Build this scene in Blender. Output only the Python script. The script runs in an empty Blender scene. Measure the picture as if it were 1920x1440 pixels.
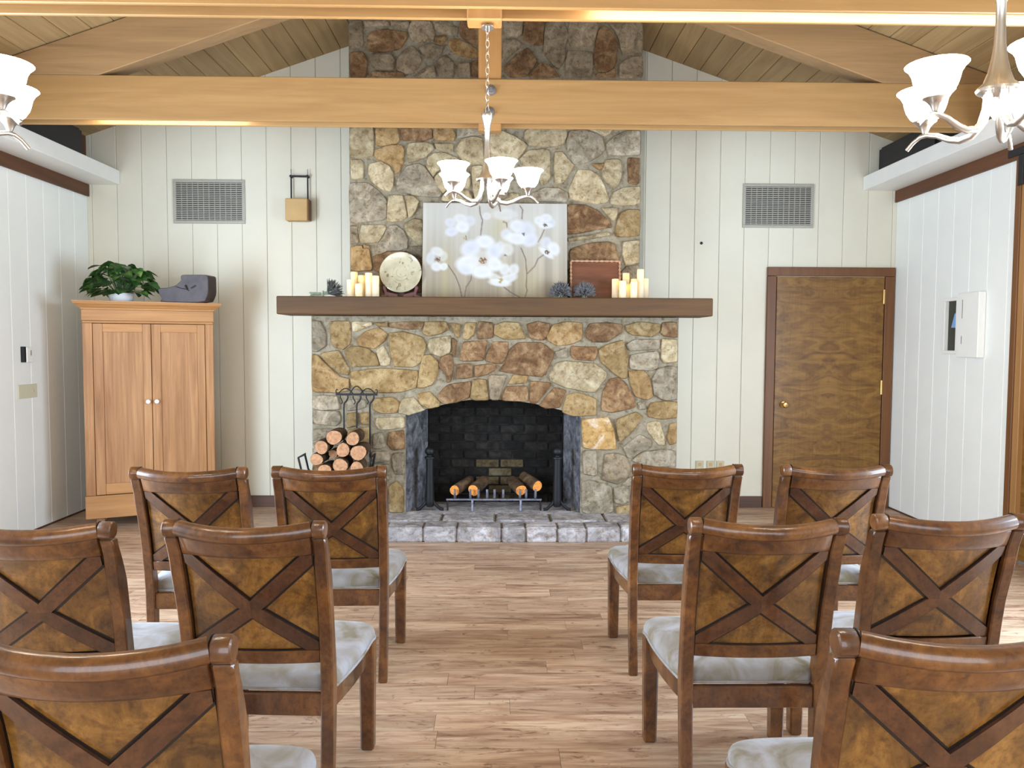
import bpy, bmesh, math, random
from mathutils import Vector, Matrix, noise as mnoise
import numpy as np

random.seed(7)
C = bpy.context.scene.collection
SC = bpy.context.scene
PI = math.pi

# ------------------------------------------------------------------ camera, world, lights, exposure
def make_camera():
    y, p, r = math.radians(0.9), math.radians(3.1), math.radians(0.27)
    fw = Vector((math.sin(y)*math.cos(p), math.cos(y)*math.cos(p), -math.sin(p)))
    rt = Vector((math.cos(y), -math.sin(y), 0)); up = rt.cross(fw)
    r2 = rt*math.cos(r)+up*math.sin(r); u2 = -rt*math.sin(r)+up*math.cos(r)
    cd = bpy.data.cameras.new('camera'); cd.sensor_width = 36; cd.lens = 1441/1920*36; cd.clip_start = .05
    co = bpy.data.objects.new('camera', cd); C.objects.link(co)
    m = Matrix((r2, u2, -fw)).transposed().to_4x4(); m.translation = (0, -6.8, 1.467)
    co.matrix_world = m
    SC.camera = co
make_camera()

w = bpy.data.worlds.new('daylight'); SC.world = w; w.use_nodes = True
w.node_tree.nodes['Background'].inputs[0].default_value = (.72, .84, 1, 1)
w.node_tree.nodes['Background'].inputs[1].default_value = 1.2

SC.view_settings.view_transform = 'Standard'
SC.view_settings.look = 'None'
SC.view_settings.gamma = 1
SC.view_settings.use_curve_mapping = False
SC.view_settings.exposure = 0.0

def area(name, loc, rot, sx, sy, power, col):
    l = bpy.data.lights.new(name, 'AREA'); l.shape = 'RECTANGLE'; l.size = sx; l.size_y = sy
    l.energy = power; l.color = col
    o = bpy.data.objects.new(name, l); C.objects.link(o); o.location = loc; o.rotation_euler = rot
    return o
DAY = (.66, .82, 1)
# daylight through the windows behind the camera and on both long sides (outside the frame)
area('rear_window_daylight', (0, -8.45, 1.45), (math.radians(90), 0, 0), 5.2, 2.2, 185, (.84, .92, 1))
area('right_window_daylight', (3.44, -3.95, 1.35), (math.radians(90), 0, math.radians(90)), 2.1, 2.0, 275, DAY)
area('left_window_daylight', (-3.53, -4.0, 1.35), (math.radians(90), 0, math.radians(-90)), 2.6, 2.0, 355, DAY)

# ------------------------------------------------------------------ helpers
def lin(c):
    out = []
    for x in c[:3]:
        x = x/255
        out.append(x/12.92 if x <= .04045 else ((x+.055)/1.055)**2.4)
    return (*out, 1)

def empty(name, loc=(0, 0, 0), rz=0, parent=None):
    o = bpy.data.objects.new(name, None); C.objects.link(o)
    o.empty_display_size = .1; o.location = loc; o.rotation_euler = (0, 0, rz)
    if parent: o.parent = parent
    return o
def tag(o, label=None, cat=None, group=None, kind=None):
    if label: o['label'] = label
    if cat: o['category'] = cat
    if group: o['group'] = group
    if kind: o['kind'] = kind
    return o
def thing(name, label, cat, loc=(0, 0, 0), rz=0, group=None, kind=None):
    return tag(empty(name, loc, rz), label, cat, group, kind)
def copy_tree(o, parent=None, depth=0):
    c = o.copy(); C.objects.link(c)
    if parent: c.parent = parent
    for ch in list(o.children): copy_tree(ch, c)
    return c

class MB:
    def __init__(s): s.v = []; s.f = []; s.m = []
    def add(s, v, f, m=0):
        k = len(s.v); s.v += [tuple(p) for p in v]
        s.f += [tuple(i+k for i in q) for q in f]; s.m += [m]*len(f); return s
    def box(s, x0, x1, y0, y1, z0, z1, m=0):
        v = [(x0,y0,z0),(x1,y0,z0),(x1,y1,z0),(x0,y1,z0),(x0,y0,z1),(x1,y0,z1),(x1,y1,z1),(x0,y1,z1)]
        return s.add(v, [(0,3,2,1),(4,5,6,7),(0,1,5,4),(1,2,6,5),(2,3,7,6),(3,0,4,7)], m)
    def prism(s, poly, a, b, ax='Y', m=0):
        # poly in the plane normal to ax, extruded a..b
        def P(p, t):
            return (p[0], t, p[1]) if ax == 'Y' else ((t, p[0], p[1]) if ax == 'X' else (p[0], p[1], t))
        n = len(poly)
        ar = sum(poly[i][0]*poly[(i+1) % n][1]-poly[(i+1) % n][0]*poly[i][1] for i in range(n))
        q = list(poly) if ar > 0 else list(poly)[::-1]
        v = [P(p, a) for p in q]+[P(p, b) for p in q]
        fl = [tuple(range(n)), tuple(range(2*n-1, n-1, -1))]
        sd = [(i, i+n, (i+1) % n+n, (i+1) % n) for i in range(n)]
        F = fl+sd
        if ax == 'X' or ax == 'Z': F = [t[::-1] for t in F]
        return s.add(v, F, m)
    def tube(s, path, r, n=8, cap=True, m=0, closed=False):
        path = [Vector(p) for p in path]; N = len(path)
        rr = r if isinstance(r, (list, tuple)) else [r]*N
        v = []; f = []; ref = None
        for i, p in enumerate(path):
            if closed: t = path[(i+1) % N]-path[i-1]
            else: t = path[min(i+1, N-1)]-path[max(i-1, 0)]
            t.normalize()
            if ref is None:
                ref = Vector((0, 0, 1)) if abs(t.z) < .9 else Vector((1, 0, 0))
            a = (ref-t*ref.dot(t)).normalized(); b = t.cross(a); ref = a
            for k in range(n):
                g = 2*PI*k/n; v.append(p+(a*math.cos(g)+b*math.sin(g))*rr[i])
        for i in range(N if closed else N-1):
            j = (i+1) % N
            for k in range(n):
                f.append((i*n+k, i*n+(k+1) % n, j*n+(k+1) % n, j*n+k))
        if cap and not closed:
            f.append(tuple(range(n-1, -1, -1))); f.append(tuple((N-1)*n+k for k in range(n)))
        return s.add(v, f, m)
    def lathe(s, prof, n=24, c=(0, 0, 0), m=0, cap=True):
        v = []; f = []
        for r, z in prof:
            for k in range(n):
                g = 2*PI*k/n; v.append((c[0]+r*math.cos(g), c[1]+r*math.sin(g), c[2]+z))
        for i in range(len(prof)-1):
            for k in range(n):
                f.append((i*n+k, i*n+(k+1) % n, (i+1)*n+(k+1) % n, (i+1)*n+k))
        if cap:
            if prof[0][0] > 1e-4: f.append(tuple(range(n-1, -1, -1)))
            if prof[-1][0] > 1e-4: f.append(tuple((len(prof)-1)*n+k for k in range(n)))
        return s.add(v, f, m)
    def grid(s, rows, m=0, flip=False):
        n = len(rows[0]); k = len(s.v); v = [p for r in rows for p in r]
        f = []
        for i in range(len(rows)-1):
            for j in range(n-1):
                q = (i*n+j, i*n+j+1, (i+1)*n+j+1, (i+1)*n+j)
                f.append(q[::-1] if flip else q)
        return s.add(v, f, m)
    def xf(s, M):
        s.v = [tuple(M @ Vector(p)) for p in s.v]; return s
    def mesh(s, name, mats, bevel=0, smooth=None, fix=False, seg=1):
        me = bpy.data.meshes.new(name); me.from_pydata(s.v, [], s.f)
        for i, k in enumerate(s.m): me.polygons[i].material_index = k
        for x in (mats if isinstance(mats, (list, tuple)) else [mats]): me.materials.append(x)
        if bevel or fix:
            bm = bmesh.new(); bm.from_mesh(me)
            if fix:
                bmesh.ops.remove_doubles(bm, verts=bm.verts, dist=1e-5)
                bmesh.ops.recalc_face_normals(bm, faces=bm.faces)
            if bevel:
                ed = [e for e in bm.edges if len(e.link_faces) == 2 and e.calc_face_angle(0) > .6]
                bmesh.ops.bevel(bm, geom=ed, offset=bevel, segments=seg, affect='EDGES', clamp_overlap=True)
            bm.to_mesh(me); bm.free()
        if smooth is not None:
            me.polygons.foreach_set('use_smooth', [True]*len(me.polygons))
            me.set_sharp_from_angle(angle=math.radians(smooth))
        me.update()
        return me
    def build(s, name, mats, parent=None, world=True, **kw):
        if parent is not None and world:
            L = Vector(parent.location); R = Matrix.Rotation(-parent.rotation_euler.z, 4, 'Z')
            s.v = [tuple(R @ (Vector(p)-L)) for p in s.v]
        o = bpy.data.objects.new(name, s.mesh(name, mats, **kw)); C.objects.link(o)
        if parent is not None: o.parent = parent
        return o
def bx(name, mat, dims, parent=None, **kw):
    return MB().box(*dims).build(name, mat, parent, **kw)
def chaikin(P, k=.22, closed=True):
    out = []; n = len(P)
    for i in range(n if closed else n-1):
        a = P[i]; b = P[(i+1) % n]
        out.append(tuple(a[j]*(1-k)+b[j]*k for j in range(len(a))))
        out.append(tuple(a[j]*k+b[j]*(1-k) for j in range(len(a))))
    if not closed: out = [P[0]]+out+[P[-1]]
    return out

# ------------------------------------------------------------------ materials
class NT:
    def __init__(s, name):
        s.mat = bpy.data.materials.new(name); s.mat.use_nodes = True
        s.t = s.mat.node_tree; s.n = s.t.nodes; s.b = s.n['Principled BSDF']; s.out = s.n['Material Output']
    def new(s, t, **kw):
        x = s.n.new(t)
        for k, v in kw.items(): setattr(x, k, v)
        return x
    def link(s, a, b): s.t.links.new(a, b)
    def coords(s, scale=(1, 1, 1), rnd=7.0):
        tc = s.new('ShaderNodeTexCoord'); mp = s.new('ShaderNodeMapping'); mp.inputs['Scale'].default_value = scale
        if rnd:
            oi = s.new('ShaderNodeObjectInfo'); mu = s.new('ShaderNodeMath', operation='MULTIPLY'); mu.inputs[1].default_value = rnd
            s.link(oi.outputs['Random'], mu.inputs[0]); s.link(mu.outputs[0], mp.inputs['Location'])
        s.link(tc.outputs['Object'], mp.inputs['Vector'])
        return mp.outputs[0]
    def noise(s, vec, scale, detail=4, rough=.55, dist=0):
        x = s.new('ShaderNodeTexNoise'); x.inputs['Scale'].default_value = scale
        x.inputs['Detail'].default_value = detail; x.inputs['Roughness'].default_value = rough
        x.inputs['Distortion'].default_value = dist
        s.link(vec, x.inputs['Vector']); return x.outputs['Fac']
    def ramp(s, fac, stops):
        x = s.new('ShaderNodeValToRGB'); e = x.color_ramp.elements
        while len(e) < len(stops): e.new(.5)
        for q, (p, c) in zip(e, stops): q.position = p; q.color = c
        s.link(fac, x.inputs[0]); return x.outputs[0]
    def mix(s, a, b, fac, mode='MIX'):
        x = s.new('ShaderNodeMix', data_type='RGBA', blend_type=mode)
        if isinstance(fac, (int, float)): x.inputs[0].default_value = fac
        else: s.link(fac, x.inputs[0])
        for i, q in ((6, a), (7, b)):
            if isinstance(q, tuple): x.inputs[i].default_value = q
            else: s.link(q, x.inputs[i])
        return x.outputs[2]
    def vary(s, col, val=.15, hue=0.0):
        oi = s.new('ShaderNodeObjectInfo'); mr = s.new('ShaderNodeMapRange')
        mr.inputs[3].default_value = 1-val; mr.inputs[4].default_value = 1+val
        s.link(oi.outputs['Random'], mr.inputs[0])
        h = s.new('ShaderNodeHueSaturation'); s.link(mr.outputs[0], h.inputs['Value']); s.link(col, h.inputs['Color'])
        return h.outputs[0]
    def bump(s, h, st=.2, d=.01):
        x = s.new('ShaderNodeBump'); x.inputs['Strength'].default_value = st; x.inputs['Distance'].default_value = d
        s.link(h, x.inputs['Height']); s.link(x.outputs[0], s.b.inputs['Normal'])
    def done(s, col=None, rough=.6, metal=0, coat=0, spec=None):
        if col is not None:
            if isinstance(col, tuple): s.b.inputs['Base Color'].default_value = col
            else: s.link(col, s.b.inputs['Base Color'])
        if isinstance(rough, (int, float)): s.b.inputs['Roughness'].default_value = rough
        else: s.link(rough, s.b.inputs['Roughness'])
        s.b.inputs['Metallic'].default_value = metal; s.b.inputs['Coat Weight'].default_value = coat
        s.b.inputs['Coat Roughness'].default_value = .15
        if spec is not None: s.b.inputs['Specular IOR Level'].default_value = spec
        return s.mat

def plain(name, c, rough=.6, metal=0, n=.06, scale=8, coat=0, spec=None):
    t = NT(name); v = t.coords(rnd=3)
    f = t.noise(v, scale, 5)
    a = tuple(x*(1-n*2) for x in lin(c)[:3])+(1,); b = tuple(min(1, x*(1+n*2)) for x in lin(c)[:3])+(1,)
    return t.done(t.ramp(f, [(.3, a), (.7, b)]), rough, metal, coat, spec)
def wood(name, c1, c2, axis='X', sc=1., rough=.5, val=.12, bump=.08, coat=0, fine=.35, dark=None, spec=None, dist=.8):
    t = NT(name); k = 'XYZ'.index(axis)
    s1 = [9*sc]*3; s1[k] = .7*sc; s2 = [60*sc]*3; s2[k] = 1.6*sc
    v1 = t.coords(tuple(s1)); v2 = t.coords(tuple(s2))
    f1 = t.noise(v1, 1.6, 5, .6, dist); f2 = t.noise(v2, 1.5, 3)
    st = [(.28, lin(c1)), (.72, lin(c2))]
    if dark: st = [(.22, lin(dark)), (.36, lin(c1)), (.7, lin(c2))]
    c = t.ramp(f1, st)
    g = t.ramp(f2, [(.3, (.62, .6, .58, 1)), (.6, (1, 1, 1, 1))])
    c = t.mix(c, g, fine, 'MULTIPLY'); c = t.vary(c, val)
    t.bump(f2, bump, .004)
    return t.done(c, rough, 0, coat, spec)
def stone_mat(name, a, b, c, val=.16):
    t = NT(name); v = t.coords((1, 1, 1), 9)
    f = t.noise(v, 8, 8, .68, .9); g = t.noise(v, 26, 8, .72); h = t.noise(v, 90, 5, .65); e = t.noise(v, 14, 6, .65, 1.5)
    col = t.ramp(f, [(.34, lin(a)), (.5, lin(b)), (.66, lin(c))])
    sp = t.ramp(g, [(.36, (.50, .43, .36, 1)), (.49, (1, 1, 1, 1)), (.60, (1, 1, 1, 1)), (.70, (1.4, 1.36, 1.28, 1))])
    rust = t.ramp(e, [(.36, (.82, .66, .46, 1)), (.48, (1, 1, 1, 1))])
    col = t.mix(col, sp, .85, 'MULTIPLY'); col = t.mix(col, rust, .6, 'MULTIPLY'); col = t.vary(col, val)
    ad = t.new('ShaderNodeMath', operation='ADD'); t.link(g, ad.inputs[0])
    m2 = t.new('ShaderNodeMath', operation='MULTIPLY'); t.link(h, m2.inputs[0]); m2.inputs[1].default_value = .5
    t.link(m2.outputs[0], ad.inputs[1])
    t.bump(ad.outputs[0], .7, .02)
    return t.done(col, .85, spec=.25)
def glow(name, c, s):
    t = NT(name); t.b.inputs['Base Color'].default_value = (*c, 1)
    t.b.inputs['Emission Color'].default_value = (*c, 1); t.b.inputs['Emission Strength'].default_value = s
    t.b.inputs['Roughness'].default_value = .4
    return t.mat

def floor_mat():
    t = NT('floor_planks')
    v1 = t.coords((.9, 7, 7), 31); v2 = t.coords((3, 38, 38), 17); v3 = t.coords((2.2, 6, 6), 11)
    f1 = t.noise(v1, 2, 6, .62, 1.2); f2 = t.noise(v2, 1.5, 4, .6, .4); f3 = t.noise(v3, 3, 5, .7, 1.5)
    c = t.ramp(f1, [(.32, lin((142, 108, 86))), (.47, lin((174, 143, 118))), (.64, lin((196, 170, 144)))])
    g = t.ramp(f2, [(.38, (.58, .5, .45, 1)), (.52, (1, 1, 1, 1))])
    k = t.ramp(f3, [(.34, (.36, .26, .2, 1)), (.43, (1, 1, 1, 1))])
    c = t.mix(c, g, .55, 'MULTIPLY'); c = t.mix(c, k, .8, 'MULTIPLY'); c = t.vary(c, .13)
    t.bump(f2, .05, .003)
    return t.done(c, .42, spec=.4)
M = {}
M['floor'] = floor_mat()
M['white'] = plain('cream_paint_dimmed', (217, 212, 194), .55, n=.012, scale=3)  # cream, with the back wall's strong light toned down in the colour
M['white_side'] = plain('white_paint_lifted', (234, 235, 230), .5, n=.01, scale=3)  # side walls' weaker light made up in the colour, lighter and cooler
M['white_gap'] = plain('board_gap', (120, 112, 96), .8)
M['ledge'] = plain('ledge_paint', (232, 231, 226), .45, n=.01)
M['ceil'] = wood('ceiling_boards', (142, 114, 74), (172, 144, 100), 'Y', .8, .6, .08, fine=.25)
M['rafter'] = wood('rafter_wood', (132, 100, 64), (158, 122, 80), 'X', .8, .55, .05, fine=.25)
M['beam'] = wood('beam_wood', (150, 112, 66), (172, 132, 82), 'X', .7, .45, .05, fine=.2)
M['post'] = wood('post_wood', (150, 106, 58), (170, 124, 74), 'Z', .7, .45, .05, fine=.2)
M['header'] = wood('header_wood', (76, 42, 20), (104, 62, 32), 'Y', .8, .55, .05)
M['brown_trim'] = wood('brown_trim', (98, 58, 26), (122, 78, 38), 'Z', .8, .5, .04)
M['base'] = wood('baseboard_wood', (72, 44, 30), (94, 60, 42), 'X', .8, .5, .04)
def door_mat():
    t = NT('door_veneer'); tc = t.new('ShaderNodeTexCoord'); sx = t.new('ShaderNodeSeparateXYZ'); t.link(tc.outputs['Object'], sx.inputs[0])
    ad = t.new('ShaderNodeMath', operation='ADD'); ad.inputs[1].default_value = -.02; t.link(sx.outputs['X'], ad.inputs[0])
    ab = t.new('ShaderNodeMath', operation='ABSOLUTE'); t.link(ad.outputs[0], ab.inputs[0])
    cb = t.new('ShaderNodeCombineXYZ'); t.link(ab.outputs[0], cb.inputs['X']); t.link(sx.outputs['Z'], cb.inputs['Z'])
    mp = t.new('ShaderNodeMapping'); mp.inputs['Scale'].default_value = (2.6, 1, 8); t.link(cb.outputs[0], mp.inputs['Vector'])
    f = t.noise(mp.outputs[0], 1.5, 6, .6, 1.6)
    m2 = t.new('ShaderNodeMapping'); m2.inputs['Scale'].default_value = (40, 1, 1.5); t.link(cb.outputs[0], m2.inputs['Vector'])
    g = t.noise(m2.outputs[0], 1.5, 4)
    c = t.ramp(f, [(.28, lin((90, 57, 20))), (.45, lin((118, 82, 33))), (.64, lin((140, 102, 46)))])
    c = t.mix(c, t.ramp(g, [(.35, (.8, .76, .7, 1)), (.6, (1, 1, 1, 1))]), .6, 'MULTIPLY')
    return t.done(c, .45, coat=.1, spec=.35)
M['door'] = door_mat()
M['pine'] = wood('pine', (152, 104, 62), (186, 138, 92), 'Z', .9, .5, .05, fine=.6, dark=(132, 80, 42))
M['pine_h'] = wood('pine_rail', (160, 110, 62), (190, 140, 88), 'X', .9, .5, .05, fine=.3)
M['mantel'] = wood('mantel_wood', (68, 43, 14), (92, 61, 23), 'X', .8, .7, .04, fine=.3)
M['mortar'] = stone_mat('mortar', (132, 122, 102), (146, 136, 116), (160, 150, 130), 0)
ST = {
 'p': ((148, 132, 102), (176, 159, 126), (200, 186, 156)), 'g': ((118, 108, 92), (150, 138, 118), (180, 168, 148)),
 'o': ((120, 91, 57), (154, 125, 84), (179, 152, 112)), 'b': ((98, 70, 46), (132, 102, 72), (168, 140, 106)),
 'y': ((124, 100, 64), (152, 127, 87), (176, 154, 116)), 'd': ((116, 102, 83), (150, 134, 110), (176, 160, 136)),
 'w': ((160, 124, 74), (184, 150, 98), (204, 190, 176))}
for k, v in ST.items(): M['st_'+k] = stone_mat('fieldstone_'+{'p':'pale','g':'grey','o':'ochre','b':'brown','y':'tan','d':'dusky','w':'patched'}[k], *v)
M['hearth'] = stone_mat('hearth_stone', (128, 122, 122), (166, 160, 160), (204, 200, 202), .12)
M['soot'] = stone_mat('sooty_brick', (14, 13, 12), (26, 24, 22), (44, 40, 35), .35)
M['sootl'] = stone_mat('ashy_brick', (58, 48, 32), (84, 72, 50), (104, 94, 72), .2)
M['fireside'] = stone_mat('firebox_render', (60, 60, 64), (100, 100, 106), (142, 142, 148), .05)
M['iron'] = plain('black_iron', (17, 17, 20), .55, .3, .1)
M['iron_blue'] = plain('worn_iron', (120, 120, 132), .5, .5, .2, 30)
M['bark'] = stone_mat('bark', (50, 38, 28), (84, 64, 46), (116, 92, 68), .1)
M['cut'] = plain('sawn_wood', (166, 122, 88), .8, n=.16, scale=45)
M['cut_o'] = plain('sawn_wood_orange', (226, 146, 66), .8, n=.12, scale=40)
M['nickel'] = plain('brushed_nickel', (204, 201, 196), .3, 1, .03)
M['brass'] = plain('brass', (190, 150, 90), .3, 1, .03)
M['grey_metal'] = plain('grey_grille', (168, 164, 152), .5, .2, .03)
M['black'] = plain('black_box', (26, 24, 28), .6, 0, .05)
M['tanbox'] = plain('tan_box', (196, 160, 108), .7, 0, .03)
M['ivory'] = plain('ivory_plastic', (206, 202, 176), .4, 0, .01)
M['outlet'] = plain('outlet_plastic', (190, 180, 150), .45, 0, .02)
M['washer'] = plain('washer_iron', (112, 106, 104), .5, .4, .1, 40)
M['dark'] = plain('dark_recess', (62, 60, 52), .8, 0, .05)
M['blue'] = plain('blue_plastic', (124, 164, 214), .5, 0, .05)
M['plate'] = NT('glazed_plate')
def plate_mat():
    t = M['plate']; v = t.coords((1, 1, 1), 0)
    f = t.noise(v, 10, 5); g = t.noise(v, 26, 3, .5, 1)
    c = t.ramp(f, [(.3, lin((166, 156, 128))), (.7, lin((192, 185, 160)))])
    k = t.ramp(g, [(.34, (.35, .28, .2, 1)), (.39, (1, 1, 1, 1))])
    return t.done(t.mix(c, k, .8, 'MULTIPLY'), .2, coat=.5)
M['plate'] = plate_mat()
M['stand'] = plain('red_brown_stand', (92, 42, 36), .4, n=.08)
M['tray'] = wood('tray_wood', (88, 48, 28), (126, 76, 46), 'X', 1.2, .45, .02)
M['rope'] = plain('rope_edge', (178, 138, 108), .6, n=.15, scale=60)
M['lav'] = plain('lavender_buds', (106, 105, 106), .9, n=.25, scale=60)
M['lavd'] = plain('dry_lavender', (74, 73, 70), .9, n=.25, scale=60)
M['stem'] = plain('pale_stems', (146, 156, 132), .8, n=.15, scale=60)
M['vine'] = plain('green_stems', (58, 84, 44), .7, n=.15, scale=40)
M['pot'] = plain('white_ceramic', (224, 226, 226), .3, n=.02)
M['sculpt'] = plain('dark_carved_wood', (72, 65, 68), .6, n=.13, scale=14)
M['sculpt_edge'] = plain('sculpture_bark', (58, 40, 34), .7, n=.2)
M['canvas_edge'] = plain('canvas_edge', (214, 212, 206), .8)
M['shade'] = glow('lit_frosted_glass', (1, .89, .72), 29)
M['led'] = glow('led_strip_light', (1, .90, .72), 34)
M['flame'] = glow('candle_flame', (1, .68, .14), 210)
def wax():
    t = NT('candle_wax'); d = t.new('ShaderNodeBsdfDiffuse'); tr = t.new('ShaderNodeBsdfTranslucent'); mx = t.new('ShaderNodeMixShader')
    d.inputs[0].default_value = lin((250, 246, 230)); tr.inputs[0].default_value = lin((255, 240, 200)); mx.inputs[0].default_value = .5
    t.link(d.outputs[0], mx.inputs[1]); t.link(tr.outputs[0], mx.inputs[2]); t.link(mx.outputs[0], t.out.inputs['Surface'])
    return t.mat
M['wax'] = wax()
def leaf_mat():
    t = NT('pothos_leaf'); v = t.coords((1, 1, 1), 9); f = t.noise(v, 14, 4)
    c = t.ramp(f, [(.35, lin((30, 62, 28))), (.55, lin((52, 92, 40))), (.72, lin((128, 150, 84)))])
    return t.done(t.vary(c, .35), .35)
M['leaf'] = leaf_mat()
def chair_wood(name, a, b, c, sc=1, val=.06):
    t = NT(name); v = t.coords((1, 1, 1), 13)
    f = t.noise(v, 7*sc, 7, .66, .8); g = t.noise(v, 60, 6, .7); k = t.noise(t.coords((18, 18, 4), 5), 6, 4)
    col = t.ramp(f, [(.34, lin(a)), (.5, lin(b)), (.66, lin(c))])
    col = t.mix(col, t.ramp(g, [(.36, (.55, .46, .4, 1)), (.5, (1, 1, 1, 1))]), .7, 'MULTIPLY')
    col = t.mix(col, t.ramp(k, [(.35, (.7, .64, .6, 1)), (.55, (1, 1, 1, 1))]), .6, 'MULTIPLY'); col = t.vary(col, val)
    t.b.inputs['Coat Roughness'].default_value = .08
    m = t.done(col, .36, coat=.45, spec=.4); t.b.inputs['Coat Roughness'].default_value = .07
    t.bump(g, .04, .002)
    return m
M['ch_frame'] = chair_wood('chair_frame_wood', (60, 32, 12), (90, 53, 21), (118, 75, 33))
M['ch_panel'] = chair_wood('chair_panel_veneer', (66, 40, 13), (107, 71, 26), (140, 98, 43), 1.2, .1)
M['ch_cross'] = chair_wood('chair_cross_wood', (54, 29, 14), (74, 42, 20), (92, 55, 27), 1, .06)
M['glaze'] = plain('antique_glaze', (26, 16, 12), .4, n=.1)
def seat_mat():
    t = NT('seat_velvet'); v = t.coords((1, 1, 1), 13); f = t.noise(v, 6, 4, .55, 1.2); g = t.noise(v, 130, 2)
    c = t.ramp(f, [(.34, lin((112, 102, 80))), (.48, lin((134, 129, 124))), (.64, lin((152, 152, 158)))])
    t.bump(g, .1, .002); t.b.inputs['Sheen Weight'].default_value = .15
    return t.done(c, .9, spec=.1)
M['seat'] = seat_mat()

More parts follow.
